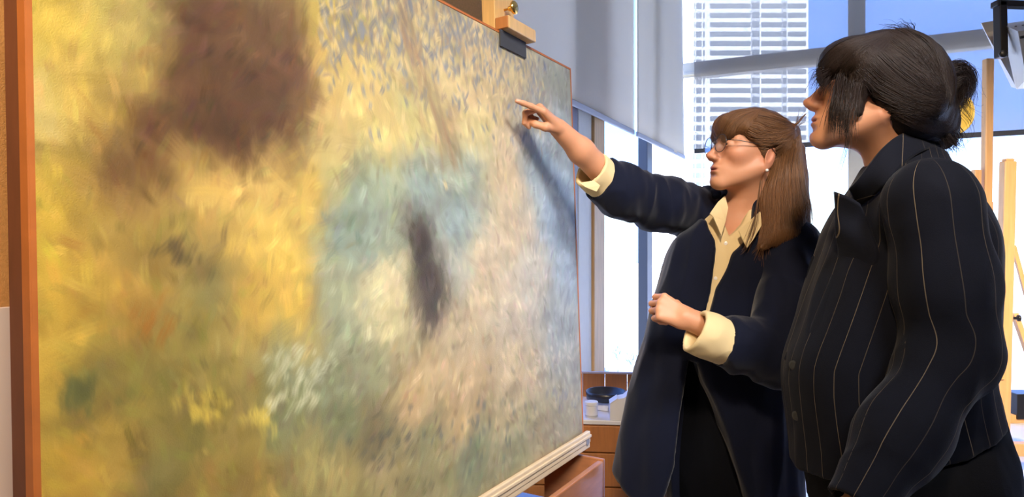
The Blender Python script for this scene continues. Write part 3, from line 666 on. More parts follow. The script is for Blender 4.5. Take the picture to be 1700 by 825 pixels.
make('barn_door', *extrude([S(1629, 38, .17), S(1664, 32, .15), S(1690, 147, .15), S(1680, 144, .17)], (0, .003, 0)), M['steel'], t)
make('vent_strip', *extrude([S(1694, 60, -.103), S(1740, 52, -.103), S(1740, 56, -.103), S(1695, 64, -.103)], (0, .003, 0)), M['black'], t)
make('yoke', *join([bar(S(1660, 4, .03), S(1662, 96, .03), .020, .028, up=(0, 1, 0), bev=.002), bar(S(1650, 7, .03), S(1900, 14, .03), .028, .016, bev=.002), bar(S(1896, 4, .03), S(1896, 96, .03), .02, .028, up=(0, 1, 0), bev=.002)]), M['black'], t)
make('yoke_knob', *lathe(S(1665, 90, .02), (-.4, -1, 0), [(.010, 0), (.010, .008), (.007, .010)], 16), M['black'], t, smooth=True)
make('hanger_pole', *tube([S(1770, 10, .03), np.array([*S(1770, 10, .03)[:2], HC])], .016, 12), M['steel'], t, smooth=True)
for i in range(5):
    make('rivet', *lathe(S(1686 + i * 12, 45 - i * 2, -.02), (0, -1, 0), [(.0035, 0), (.003, .002)], 8), M['black'], t)

# unseen fixtures round the room lamps and the added fill lights
for i, (pos, aim, w_, c_, s_, sp_) in enumerate(LAMPS_AND_FILLS):
    d = nrm(np.array(aim) - np.array(pos)); p = np.array(pos)
    t = thing('unseen_spot_or_fill', p, ['track spotlight over the left half of the canvas', 'track spotlight aimed past the canvas at the woman in glasses', 'small unseen spotlight added to brighten the orange burlap wall', 'unseen spotlight brightening the easels and floor by the window', 'wide unseen cool fill light added over the right half of the canvas'][i], 'lamp')
    make('lamp_can', *lathe(p - d * .02, -d, [(s_ / 2 + .012, -.012), (s_ / 2 + .012, .10), (.05, .17), (.01, .175)], 28), M['black'], t, smooth=True)
    make('stem', *tube([p - d * .12, [*(p - d * .12)[:2], HC]], .012, 10), M['black'], t)
# ------------------------------------------------------------------ sculpting: smooth distance fields meshed with surface nets
def smin(a, b, k):
    if k <= 0: return np.minimum(a, b)
    h = np.maximum(k - np.abs(a - b), 0) / k; return np.minimum(a, b) - h * h * k * 0.25
class Sculpt:
    def __init__(s): s.ops = []
    def add(s, fn, lo, hi, op, k): s.ops.append((fn, np.asarray(lo, float), np.asarray(hi, float), op, k)); return s
    def cap(s, a, b, ra, rb=None, k=0.0, op='u'):
        a = np.asarray(a, float); b = np.asarray(b, float); rb = ra if rb is None else rb; ba = b - a; L = ba @ ba
        def fn(X, Y, Z):
            px, py, pz = X - a[0], Y - a[1], Z - a[2]
            t = np.clip((px * ba[0] + py * ba[1] + pz * ba[2]) / L, 0, 1)
            return np.sqrt((px - t * ba[0]) ** 2 + (py - t * ba[1]) ** 2 + (pz - t * ba[2]) ** 2) - (ra + (rb - ra) * t)
        r = max(ra, rb); return s.add(fn, np.minimum(a, b) - r, np.maximum(a, b) + r, op, k)
    def chain(s, pts, rs, k=0.0, op='u'):
        for i in range(len(pts) - 1): s.cap(pts[i], pts[i + 1], rs[i], rs[i + 1], k, op)
        return s
    def ell(s, c, r, k=0.0, op='u', R=None):
        """ellipsoid; R columns are its axes in world space"""
        c = np.asarray(c, float); r = np.asarray(r, float); R_ = np.eye(3) if R is None else np.asarray(R, float)
        def fn(X, Y, Z):
            px, py, pz = X - c[0], Y - c[1], Z - c[2]
            q = [(px * R_[0, i] + py * R_[1, i] + pz * R_[2, i]) for i in range(3)]
            k0 = np.sqrt((q[0] / r[0]) ** 2 + (q[1] / r[1]) ** 2 + (q[2] / r[2]) ** 2)
            k1 = np.sqrt((q[0] / r[0] ** 2) ** 2 + (q[1] / r[1] ** 2) ** 2 + (q[2] / r[2] ** 2) ** 2)
            return k0 * (k0 - 1) / np.maximum(k1, 1e-9)
        m = r.max(); return s.add(fn, c - m, c + m, op, k)
    def loft(s, zs, cx, cy, ax, by, k=0.0, op='u', e=2.0):
        """upright stack of ellipses (z ascending)"""
        o = np.argsort(zs); zs, cx, cy, ax, by = [np.asarray(v, float)[o] for v in (zs, cx, cy, ax, by)]
        zf = np.linspace(zs[0], zs[-1], 160)
        def sm(v):
            f = np.interp(zf, zs, v); p = np.pad(f, 8, mode='edge'); return np.convolve(p, np.ones(17) / 17, 'valid')
        CX, CY, AX, BY = map(sm, (cx, cy, ax, by))
        def fn(X, Y, Z):
            a = np.interp(Z, zf, AX); b = np.interp(Z, zf, BY); qx = X - np.interp(Z, zf, CX); qy = Y - np.interp(Z, zf, CY)
            if e == 2.0:
                k0 = np.sqrt((qx / a) ** 2 + (qy / b) ** 2); k1 = np.sqrt((qx / a ** 2) ** 2 + (qy / b ** 2) ** 2)
                d = k0 * (k0 - 1) / np.maximum(k1, 1e-6)
            else:
                k0 = (np.abs(qx / a) ** e + np.abs(qy / b) ** e) ** (1 / e); d = (k0 - 1) * np.minimum(a, b)
            return np.maximum(d, np.maximum(zs[0] - Z, Z - zs[-1]))
        lo = [(cx - ax).min(), (cy - by).min(), zs[0]]; hi = [(cx + ax).max(), (cy + by).max(), zs[-1]]
        return s.add(fn, lo, hi, op, k)
    def prism(s, poly, y0, y1, k=0.0, op='u', r=0.0):
        """outline in x-z, extruded from y0 to y1"""
        p = np.asarray([(q[0], q[-1]) for q in poly], float)
        def fn(X, Y, Z):
            X2, Z2 = np.broadcast_arrays(X, Z); d = None; sg = np.ones(X2.shape)
            for i in range(len(p)):
                a, b = p[i], p[i - 1]; ex, ez = b[0] - a[0], b[1] - a[1]; wx, wz = X2 - a[0], Z2 - a[1]
                t = np.clip((wx * ex + wz * ez) / (ex * ex + ez * ez), 0, 1); q = (wx - ex * t) ** 2 + (wz - ez * t) ** 2
                d = q if d is None else np.minimum(d, q)
                c1 = Z2 >= a[1]; c2 = Z2 < b[1]; c3 = ex * wz > ez * wx
                sg = np.where((c1 & c2 & c3) | (~c1 & ~c2 & ~c3), -sg, sg)
            d2 = np.sqrt(d) * sg + r; dy = np.abs(Y - (y0 + y1) / 2) - (y1 - y0) / 2 + r
            return np.minimum(np.maximum(d2, dy), 0) + np.sqrt(np.maximum(d2, 0) ** 2 + np.maximum(dy, 0) ** 2) - r
        return s.add(fn, [p[:, 0].min(), y0, p[:, 1].min()], [p[:, 0].max(), y1, p[:, 1].max()], op, k)
    def plane(s, pt, n, k=0.0):
        """keep the side the normal points away from"""
        pt = np.asarray(pt, float); n = nrm(n)
        return s.add(lambda X, Y, Z: (X - pt[0]) * n[0] + (Y - pt[1]) * n[1] + (Z - pt[2]) * n[2], [-99] * 3, [99] * 3, 'i', k)
    def val(s, Q):
        Q = np.asarray(Q, float); X, Y, Z = Q[..., 0], Q[..., 1], Q[..., 2]; f = np.full(X.shape, 1.0)
        for fn, lo, hi, op, k in s.ops:
            d = fn(X, Y, Z)
            if op == 'u': f = smin(f, d, k)
            elif op == 's': f = -smin(-f, d, k)
            else: f = -smin(-f, -d, k)
        return f
    def grad(s, Q, e=0.0015):
        Q = np.asarray(Q, float); g = np.stack([s.val(Q + d) - s.val(Q - d) for d in np.eye(3) * e], -1)
        return g / (np.linalg.norm(g, axis=-1, keepdims=True) + 1e-9)
    def mesh(s, h, lo, hi):
        lo = np.asarray(lo, float); n = np.ceil((np.asarray(hi) - lo) / h).astype(int) + 1
        ax = [lo[i] + h * np.arange(n[i]) for i in range(3)]; f = np.full(tuple(n), 1.0, np.float64)
        for fn, a, b, op, k in s.ops:
            m = k + 3 * h + 0.004
            sl = []
            for i in range(3):
                i0 = max(0, int((a[i] - m - lo[i]) / h)); i1 = min(n[i], int((b[i] + m - lo[i]) / h) + 2); sl.append(slice(i0, max(i0, i1)))
            if op == 'i': sl = [slice(0, n[i]) for i in range(3)]
            if any(q.stop <= q.start for q in sl): continue
            sl = tuple(sl)
            d = fn(ax[0][sl[0]][:, None, None], ax[1][sl[1]][None, :, None], ax[2][sl[2]][None, None, :])
            if op == 'u': f[sl] = smin(f[sl], d, k)
            elif op == 's': f[sl] = -smin(-f[sl], d, k)
            else: f[sl] = -smin(-f[sl], -d, k)
        return surface_nets(f, lo, h)
def surface_nets(f, lo, h):
    S = f < 0
    cs = [(i, j, k) for i in (0, 1) for j in (0, 1) for k in (0, 1)]
    def sh(A, c): return A[c[0]:A.shape[0] - 1 + c[0], c[1]:A.shape[1] - 1 + c[1], c[2]:A.shape[2] - 1 + c[2]]
    cnt = sum(sh(S, c).astype(np.int8) for c in cs); act = (cnt > 0) & (cnt < 8)
    idx = np.full(act.shape, -1, np.int64); w = np.argwhere(act); idx[act] = np.arange(len(w))
    vals = np.stack([f[w[:, 0] + c[0], w[:, 1] + c[1], w[:, 2] + c[2]] for c in cs], 1); C = np.array(cs, float)
    acc = np.zeros((len(w), 3)); num = np.zeros(len(w))
    for a in range(8):
        for b in range(a + 1, 8):
            if np.abs(C[a] - C[b]).sum() != 1: continue
            m = (vals[:, a] < 0) != (vals[:, b] < 0)
            t = vals[m, a] / (vals[m, a] - vals[m, b]); acc[m] += C[a] + t[:, None] * (C[b] - C[a]); num[m] += 1
    V = lo + h * (w + acc / num[:, None])
    Q = []
    for axis in range(3):
        o = [i for i in range(3) if i != axis]
        sl0 = [slice(None)] * 3; sl1 = [slice(None)] * 3; sl0[axis] = slice(0, -1); sl1[axis] = slice(1, None)
        a = S[tuple(sl0)]; b = S[tuple(sl1)]; e = np.argwhere(a != b)
        for q in o: e = e[(e[:, q] > 0) & (e[:, q] < S.shape[q] - 1)]
        ins = a[e[:, 0], e[:, 1], e[:, 2]]
        d1 = np.zeros(3, int); d1[o[0]] = 1; d2 = np.zeros(3, int); d2[o[1]] = 1
        g = lambda v: idx[v[:, 0], v[:, 1], v[:, 2]]
        q4 = np.stack([g(e - d1 - d2), g(e - d2), g(e), g(e - d1)], 1)
        flip = ins if axis != 1 else ~ins
        q4 = np.where(flip[:, None], q4, q4[:, ::-1]); Q.append(q4)
    return V, np.concatenate(Q)
def merge(parts):
    V = []; Fc = []; n = 0
    for v, f in parts: V.append(v); Fc.append(f + n); n += len(v)
    return np.concatenate(V), np.concatenate(Fc)
def set_col(o, c):
    a = o.data.attributes.new('Col', 'FLOAT_COLOR', 'POINT'); c = np.concatenate([c, np.ones((len(c), 1))], 1) if c.shape[1] == 3 else c
    a.data.foreach_set("color", np.ascontiguousarray(np.broadcast_to(c, (len(o.data.vertices), 4)), dtype=np.float32).ravel())
def set_scalar(o, name, v):
    a = o.data.attributes.new(name, 'FLOAT', 'POINT'); a.data.foreach_set('value', np.asarray(v, np.float32))
def folds(V, Fc, amp, freq, stretch=(1, 1, 1), seed=0.0, fine=0.35, axis=None):
    """cloth folds: push the surface along its normals by anisotropic noise"""
    me = bpy.data.meshes.new('tmp'); me.from_pydata(V, [], Fc); me.update()
    N = np.zeros(len(V) * 3, np.float32); me.vertices.foreach_get('normal', N); N = N.reshape(-1, 3); bpy.data.meshes.remove(me)
    Q = V if axis is None else np.stack([V @ a for a in axis], 1)
    Q = Q * np.asarray(stretch) * freq + seed
    a = np.array([mnoise.noise(Vector(q)) for q in Q]); b = np.array([mnoise.noise(Vector(q * 2.3 + 7)) for q in Q])
    d = amp * ((1 - np.abs(a) * 2.2) * 0.6 + fine * b)
    return V + N * d[:, None]

# ---- head in its own axes: x forward, y to its left, z up; placed by c, yaw vector, pitch, scale
class Head:
    def __init__(s, c, fh, pitch, scale, roll=0.0):
        fh = nrm(fh); p = math.radians(pitch); Z = np.array([0, 0, 1.0])
        f = fh * math.cos(p) + Z * math.sin(p); l = np.cross(Z, fh); u = np.cross(f, l)
        s.R = np.stack([f, l, u], 1); s.c = np.asarray(c, float); s.k = scale
    def w(s, *q): return s.c + s.R @ (np.asarray(q, float) * s.k)
    def loc(s, Q): return ((np.asarray(Q) - s.c) @ s.R) / s.k
    def ell(s, sc, c, r, k=0.0, op='u', rot=None):
        R = s.R if rot is None else s.R @ rot
        sc.ell(s.w(*c), np.asarray(r) * s.k, k * s.k, op, R)
    def cap(s, sc, a, b, ra, rb=None, k=0.0, op='u'):
        sc.cap(s.w(*a), s.w(*b), ra * s.k, (ra if rb is None else rb) * s.k, k * s.k, op)
def roty(a): c, s = math.cos(a), math.sin(a); return np.array([[c, 0, s], [0, 1, 0], [-s, 0, c]])
def rotz(a): c, s = math.cos(a), math.sin(a); return np.array([[c, -s, 0], [s, c, 0], [0, 0, 1]])
def build_head(sc, H):
    H.ell(sc, (-.010, 0, .028), (.092, .072, .080))
    H.ell(sc, (.022, 0, -.012), (.064, .060, .084), .02)
    H.ell(sc, (.030, 0, -.062), (.054, .046, .046), .02)
    H.ell(sc, (.079, 0, -.098), (.017, .019, .016), .022)
    for s in (-1, 1):
        H.cap(sc, (-.004, .056 * s, -.050), (.068, .014 * s, -.100), .016, .013, .024)
        H.ell(sc, (.054, .040 * s, -.024), (.025, .020, .020), .022)
    H.ell(sc, (.070, 0, -.066), (.026, .028, .026), .02)
    H.cap(sc, (.084, 0, .008), (.108, 0, -.033), .0075, .0095, .014)
    H.ell(sc, (.112, 0, -.035), (.0100, .0095, .0085), .006)
    H.ell(sc, (.094, 0, -.040), (.016, .0125, .0085), .008)
    for s in (-1, 1):
        H.ell(sc, (.101, .0105 * s, -.040), (.0100, .0065, .0065), .006)
        H.cap(sc, (.085, .010 * s, .017), (.066, .046 * s, .013), .0090, .0075, .014)
        H.ell(sc, (.094, .031 * s, -.001), (.013, .016, .0105), .012, 's')
        H.ell(sc, (.0745, .031 * s, -.002), (.0138, .0138, .0135), .003)
        H.ell(sc, (.0905, .031 * s, -.0035), (.0060, .0125, .0040), .002, 's')
        H.ell(sc, (.108, .0060 * s, -.0475), (.0034, .0022, .0026), .002, 's')
    H.ell(sc, (.0915, 0, -.0635), (.0085, .0200, .0050), .005)
    H.ell(sc, (.0890, 0, -.0745), (.0095, .0175, .0056), .005)
    H.ell(sc, (.1010, 0, -.0690), (.0120, .0210, .0012), .003, 's')
    H.ell(sc, (.0990, 0, -.0850), (.0085, .0200, .0045), .008, 's')
    for s in (-1, 1):
        rot = roty(-.22) @ rotz(.35 * s)
        H.ell(sc, (-.020, .070 * s, -.020), (.0175, .0060, .0310), .004, 'u', rot)
        H.ell(sc, (-.015, .0765 * s, -.016), (.0100, .0048, .0190), .004, 's', rot)
        H.ell(sc, (-.012, .067 * s, -.047), (.0085, .0050, .0095), .004)
SKIN = np.array(L3(196, 140, 108)); LIP = np.array(L3(166, 88, 78)); FLUSH = np.array(L3(196, 116, 88))
def skin_colours(V, H, nails=()):
    q = H.loc(V); c = np.repeat(SKIN[None], len(V), 0)
    def blend(col, m): c[:] = c * (1 - m[:, None]) + col * m[:, None]
    g = lambda ctr, r: np.exp(-(((q - ctr) / r) ** 2).sum(1))
    for s in (-1, 1):
        blend(FLUSH, 0.55 * g((.06, .042 * s, -.03), (.03, .022, .02))); blend(FLUSH, 0.5 * g((-.02, .072 * s, -.02), (.03, .02, .04)))
    blend(FLUSH, 0.5 * g((.112, 0, -.036), (.015, .014, .014)))
    lip = np.clip(1.6 - np.sqrt(((q[:, 0] - .098) / .013) ** 2 + (q[:, 1] / .0205) ** 2 + ((q[:, 2] + .069) / .0105) ** 2) * 1.6, 0, 1)
    blend(LIP, lip)
    brow = np.zeros(len(V))
    for s in (-1, 1):
        t = np.clip((np.abs(q[:, 1]) - .012) / .032, 0, 1); zz = .020 + .004 * np.sin(t * 3.1)
        m = ((q[:, 1] * s) > .010) & ((q[:, 1] * s) < .047) & (np.abs(q[:, 2] - zz) < .0042) & (q[:, 0] > .05)
        brow = np.maximum(brow, m * 0.75)
    blend(np.array(L3(72, 48, 34)), brow)
    for p in nails:
        m = np.clip(1.5 - np.linalg.norm(V - np.asarray(p), axis=1) / .0055, 0, 1); blend(np.array(L3(214, 160, 140)), m * .8)
    return c
skin_m = mat('skin', (0.6, 0.35, 0.22), rough=0.5, spec=0.4, noise=0.15, nscale=60, dark=0.8, attr='Col', bump=0.12, bscale=900, sss=0.12)
eye_m = mat('eye', (0.8, 0.8, 0.8), rough=0.12, attr='Col')
def add_eyes(H, parent, iris):
    for s in (-1, 1):
        c = H.w(.0735, .031 * s, -.002); v, f = lathe(c, H.R[:, 0], [(.0125 * H.k * math.sin(a), -.0125 * H.k * math.cos(a)) for a in np.linspace(0.05, math.pi - .05, 18)], 20)
        o = make('eye', v, f, eye_m, parent, smooth=True); a = (v - c) @ H.R[:, 0] / (.0125 * H.k)
        col = np.where((a > .97)[:, None], np.array([[.01, .01, .01]]), np.where((a > .86)[:, None], np.array([iris]), np.array([[.72, .70, .68]]))); set_col(o, col)
def hand_sculpt(sc, wrist, fwd, back, thumb_side, size, poses, thumb):
    """palm frame: fwd towards the fingers, back = back of the hand, thumb_side = sideways to the thumb.
    poses: four (curl1, curl2, curl3, spread) in degrees, index first; thumb: list of three points in (fwd, side, back) units"""
    fwd = nrm(fwd); back = nrm(np.asarray(back) - fwd * (np.asarray(back) @ fwd)); side = np.cross(fwd, back)
    if side @ np.asarray(thumb_side) < 0: side = -side
    w = np.asarray(wrist, float); g = lambda a, b, c: w + size * (fwd * a + side * b + back * c)
    nails = []; base = [(.088, .030), (.092, .009), (.088, -.012), (.078, -.031)]; lens = [(.043, .026, .020), (.047, .030, .021), (.043, .028, .021), (.034, .021, .018)]
    for (a, b) in base:
        sc.cap(g(.012, b * .55, 0), g(a, b, .002), .0150 * size, .0112 * size, .012)
    sc.cap(g(.02, -.018, -.004), g(.075, -.024, -.006), .014 * size, .010 * size, .014)
    for (a, b), ls, (c1, c2, c3, sp) in zip(base, lens, poses):
        p = g(a, b, 0.002); ang = 0; r = .0098
        for L_, c_, r2 in zip(ls, (c1, c2, c3), (.0088, .0080, .0066)):
            ang += math.radians(c_); d = fwd * math.cos(ang) - back * math.sin(ang) + side * math.sin(math.radians(sp)) * max(0, math.cos(ang)); d = nrm(d)
            q = p + d * L_ * size; sc.cap(p, q, r * size, r2 * size, .0035); p = q; r = r2
        nails.append(p + (back * math.cos(ang) + fwd * math.sin(ang)) * .0055 * size)
    tp = [g(*q) for q in thumb]; rr = [.0150, .0120, .0105, .0082]
    for i in range(len(tp) - 1): sc.cap(tp[i], tp[i + 1], rr[i] * size, rr[i + 1] * size, .006)
    return nails
# ---- hair locks
def locks(guides, n, seed, r0=.0014, jit=.004, npt=13, tipjit=.012, sc=None, off=(.0005, .004), wave=.0, close=.03):
    """locks interpolated between neighbouring guide lines, laid on the hair body sc"""
    n = int(n * 2.3); r0 = r0 * .55
    g = [catmull(q, npt) for q in guides]; rg = np.random.default_rng(seed); L_ = []
    for i in range(n):
        x = rg.random() * (len(g) - 1); a = min(int(x), len(g) - 2); f = x - a; q = g[a] * (1 - f) + g[a + 1] * f
        t = np.linspace(0, 1, npt)[:, None]
        q = q + rg.normal(0, jit, 3) * (0.5 + t) + rg.normal(0, tipjit, 3) * t ** 2
        if wave: q = q + wave * np.sin(t * rg.uniform(5, 11) + rg.random() * 6) * rg.normal(0, 1, 3) * t
        cut = rg.uniform(.8, 1.0); q = catmull(q, npt)[: max(6, int(npt * cut))]
        L_.append(q)
    if sc is not None:
        allq = np.concatenate(L_); o = np.concatenate([np.full(len(q), rg.uniform(*off)) for q in L_])
        for _ in range(3):
            d = sc.val(allq); m = (d < close); gr = sc.grad(allq); allq = np.where(m[:, None], allq - gr * (d - o)[:, None], allq)
        k = 0; out = []
        for q in L_: out.append(allq[k:k + len(q)]); k += len(q)
        L_ = out
    V = []; Fc = []; C = []; nv = 0
    for q in L_:
        r = r0 * rg.uniform(.6, 1.35) * np.clip(np.linspace(1.15, 0.35, len(q)), 0, 1); v, f = tube(q, r, 4, False)
        V.append(v); Fc += [tuple(i + nv for i in p) for p in f]; nv += len(v); C.append(np.full(len(v), rg.normal(1, .22)))
    return np.concatenate(V), Fc, np.concatenate(C)
def hit(sc, px, py, d0, d1, fallback=None):
    """first point of the sculpt on the sight line through a pixel"""
    ds = np.linspace(d0, d1, 160); Q = np.stack([P(px, py, d) for d in ds]); f = sc.val(Q); w_ = np.argmax(f < 0)
    if f[w_] >= 0: return P(px, py, fallback if fallback else ds[np.argmin(f)])
    return Q[max(w_ - 1, 0)]
# ------------------------------------------------------------------ cloth and hair of the two women
navy = mat('navy_cloth', L3(13, 18, 38), rough=0.8, spec=0.12, noise=0.5, nscale=7, bump=0.25, bscale=800, dark=0.55, sheen=0.25)
cream = mat('cream_shirt', L3(212, 190, 146), rough=0.8, spec=0.2, noise=0.15, nscale=12, dark=0.8, bump=0.2, bscale=900)
dark_trousers = mat('black_trousers', L3(9, 11, 19), rough=0.85, spec=0.12, noise=0.4, nscale=8, bump=0.2, bscale=800)
denim = mat('black_denim', L3(24, 24, 27), rough=0.9, spec=0.1, noise=0.6, nscale=30, bump=0.3, bscale=600)
pin = mat_stripe('pinstripe_cloth', L3(13, 15, 26), L3(112, 98, 80), 0.043, 0.0012)
hair1 = mat('light_brown_hair', L3(120, 80, 48), rough=0.45, spec=0.4, attr='Col', bump=0.6, bscale=260, stretch=(3, 3, .25))
hair2 = mat('dark_brown_hair', L3(40, 28, 24), rough=0.5, spec=0.3, attr='Col', bump=0.6, bscale=260, stretch=(2, 2, .8))
shoe_m = mat('black_shoe', (0.015, 0.015, 0.016), rough=0.35)
wire = mat('thin_metal', (0.10, 0.09, 0.09), rough=0.3, metal=0.9)
lens_m = mat_glass('spectacle_lens', (0.93, 0.95, 1.0), 0.15)
pearl = mat('pearl', (0.75, 0.72, 0.70), rough=0.2)
tortoise = mat('brown_clip', L3(92, 58, 34), rough=0.3)

def hair_obj(parent, base, locklist, material, colr, name='hair'):
    bv, bf = base; c = np.asarray(colr)
    rr = np.array([mnoise.noise(Vector(q * np.array([70, 70, 18]))) for q in bv]) * .25
    o = make(name, bv, bf, material, parent, smooth=True); set_col(o, np.clip(c * (0.75 + rr)[:, None], 0, 1))
    V = []; Fc = []; C = []; n = 0
    for v, f, k in locklist:
        V.append(v); Fc += [tuple(i + n for i in q) for q in f]; C.append(k); n += len(v)
    o = make('hair_locks', np.concatenate(V), Fc, material, parent, smooth=True, kind='stuff')
    set_col(o, np.clip(c * np.clip(np.concatenate(C), .3, 1.9)[:, None], 0, 1))
def shoe(parent, ankle, fwd, s=1.0):
    fwd = nrm([fwd[0], fwd[1], 0]); a = np.array([ankle[0], ankle[1], 0.0]); q = Sculpt(); side = np.cross((0, 0, 1), fwd)
    q.cap(a + fwd * -.04 + [0, 0, .045], a + fwd * .05 + [0, 0, .05], .042, .045, .02); q.cap(a + fwd * .05 + [0, 0, .045], a + fwd * .16 + [0, 0, .032], .044, .032, .03)
    q.cap(a + [0, 0, .05], a + [0, 0, .12], .044, .046, .02); q.plane([0, 0, .003], (0, 0, -1)); q.plane([0, 0, .12], (0, 0, 1))
    v, f = q.mesh(.006, a - [.25, .25, .02], a + [.25, .25, .18]); make('shoe', v, f, shoe_m, parent, smooth=True)

# ================================================================== the woman pointing
D1 = 1.92
H1 = Head(P(1244, 251, 1.88), (-0.975, -0.21, 0), 10, 1.06)
b1 = np.array([*P(1225, 600, 1.95)[:2], 0.0])
w1p = thing('person', b1, 'woman in glasses and open navy coat pointing at the canvas with her arm raised', 'person')
SHR, ELR, WRR = P(1172, 357, 2.02), P(1030, 315, 1.86), P(927, 213, 1.735)       # her right arm: shoulder, elbow, wrist
SHL, ELL, WRL = P(1312, 415, 1.83), P(1290, 588, 1.70), P(1136, 527, 1.71)      # her left arm
NB = P(1228, 368, 1.94)                                                           # base of the neck
head = Sculpt(); build_head(head, H1)
head.cap(H1.w(-.028, 0, -.055), NB, .053, .056, .035)
head.cap(P(1195, 352, 1.97), P(1275, 375, 1.87), .030, .030, .05)
head.ell(P(1218, 400, 1.925), (.10, .085, .055), .05)
v0, f0 = head.mesh(.0024, H1.c - [.17, .17, .30], H1.c + [.20, .17, .17])
arm = Sculpt()
arm.chain([SHR * .4 + ELR * .6, ELR, ELR * .35 + WRR * .65, WRR], [.046, .041, .033, .0245], .02)
fR = nrm(P(893, 177, 1.693) - WRR)
tip = P(849, 164, 1.665)
# right hand: index stretched towards the canvas, the others curled, back of the hand up
nails = hand_sculpt(arm, WRR, fR, nrm(np.array([.42, -.35, .80])), np.array([-.2, -.9, -.3]), .86,
                    [(20, 3, 2, 3), (60, 74, 45, 0), (66, 88, 55, 0), (66, 90, 55, -2)],
                    [(.020, .018, -.010), (.048, .034, -.024), (.072, .022, -.040), (.084, .004, -.046)])
v1, f1 = arm.mesh(.0022, np.minimum(tip, ELR) - [.06, .11, .10], np.maximum(WRR, SHR * .4 + ELR * .6) + [.06, .10, .14])
arm2 = Sculpt()
arm2.chain([ELL * .75 + SHL * .25, ELL, ELL * .4 + WRL * .6, WRL], [.045, .043, .036, .0275], .02)
fL = nrm(WRL - ELL + np.array([0, .02, .02]))
nails2 = hand_sculpt(arm2, WRL - fL * .012, fL, nrm(np.array([-.05, -.92, .36])), np.array([.1, .2, 1.0]), .90,
                     [(64, 84, 50, 3), (70, 86, 50, 0), (74, 88, 50, 0), (78, 88, 50, -3)],
                     [(.022, .020, -.010), (.046, .034, -.022), (.070, .030, -.036), (.088, .016, -.046)])
v2, f2 = arm2.mesh(.0024, np.minimum(WRL, ELL) - [.13, .10, .08], np.maximum(WRL, ELL) + [.08, .13, .12])
low = Sculpt()
low.loft([.88, 1.0, 1.12, 1.25, 1.33], [b1[0]] * 5, [b1[1]] * 5, [.145, .13, .12, .135, .07], [.10, .095, .085, .09, .06], .03)
for s, (px, dd) in ((-1, (1168, 2.0)), (1, (1262, 1.9))):
    hp = P(px, 600, dd); ft = np.array([hp[0], hp[1], .09]); low.chain([hp, (hp + ft) / 2, ft], [.075, .05, .035], .03); low.cap(ft - [0, 0, .04], ft + [-.09, -.07, -.055], .03, .022, .03)
low.chain([NB, SHR * .5 + NB * .5 + [0, 0, -.03], SHR], [.06, .05, .045], .03); low.chain([NB, SHL * .5 + NB * .5, SHL], [.05, .05, .04], .03)
low.chain([SHR, SHR * .3 + ELR * .7], [.047, .042], .02); low.chain([SHL, SHL * .2 + ELL * .8], [.045, .042], .02)
v3, f3 = low.mesh(.011, [b1[0] - .45, 1.60, 0], [b1[0] + .30, 2.2, 1.48])
VB_, FB_ = merge([(v0, f0), (v1, f1), (v2, f2), (v3, f3)])
o = make('body', VB_, FB_, skin_m, w1p, smooth=True); set_col(o, skin_colours(VB_, H1, nails + nails2))
add_eyes(H1, w1p, (.10, .07, .04))

# coat: torso shell, opening down the front, flared right panel, sleeves
def loft_px(sc, rows, dep, k=0.0, grow=0.0, cy=None, e=2.0):
    zs, cx, cyv, ax, by = [], [], [], [], []
    for r in rows:
        y, L_, R_, b = r[:4]; d = r[4] if len(r) > 4 else dep
        p, q = P(L_, y, d), P(R_, y, d); zs.append(p[2]); cx.append((p[0] + q[0]) / 2); cyv.append(d); ax.append((q[0] - p[0]) / 2 + grow); by.append(b + grow)
    return sc.loft(zs, cx, cyv, ax, by, k, e=e)
ROWS1 = [(322, 1200, 1262, .055, 1.95), (342, 1182, 1292, .075, 1.94), (362, 1160, 1325, .095, 1.93), (400, 1118, 1340, .125), (440, 1104, 1340, .140), (500, 1088, 1332, .145), (560, 1070, 1325, .145), (640, 1049, 1322, .15), (720, 1031, 1325, .155), (780, 1019, 1328, .16), (850, 1008, 1330, .16)]
VNECK = [P(*q, D1 - .10) for q in ((1186, 330), (1180, 356), (1188, 400), (1181, 440), (1174, 490), (1164, 532), (1171, 528), (1188, 480), (1212, 425), (1244, 392), (1256, 362), (1262, 322))]
def coat_body(grow):
    s = Sculpt(); loft_px(s, ROWS1, D1, .02, grow)
    s.cap(P(1195, 345, 1.97), SHR, .052 + grow, .075 + grow, .04); s.cap(P(1262, 350, 1.90), SHL, .042 + grow, .068 + grow, .05)
    return s
coat = coat_body(0.0)
coat.prism(VNECK, 1.60, D1 + .02, .012, 's')
# lower front falls open between the legs
OPEN = [P(*q, 1.8) for q in ((1142, 596), (1126, 690), (1114, 775), (1090, 850), (1246, 850), (1204, 720), (1160, 600))]
coat.prism(OPEN, 1.5, 1.90, .012, 's')
HEM = [P(*q, 1.90) for q in ((960, 770), (1017, 781), (1030, 800), (1054, 824), (1091, 828), (1114, 776), (1118, 870), (960, 870))]
coat.prism(HEM, 1.4, 2.4, .004, 's')
coat.ell(NB + [0, 0, .03], (.068, .068, .09), .01, 's')
coat.plane(P(1200, 842, 1.92), (0, 0, -1), .01)
lo, hi = [P(1000, 800, 2.0)[0], 1.62, P(0, 850, 1.92)[2]], [P(1390, 400, 1.9)[0], 2.16, 1.47]
v, f = coat.mesh(.0055, lo, hi)
v = folds(v, f, .011, 8, (1.4, 1.4, .40), 3)
coat_o = make('coat', v, f, navy, w1p, smooth=True)
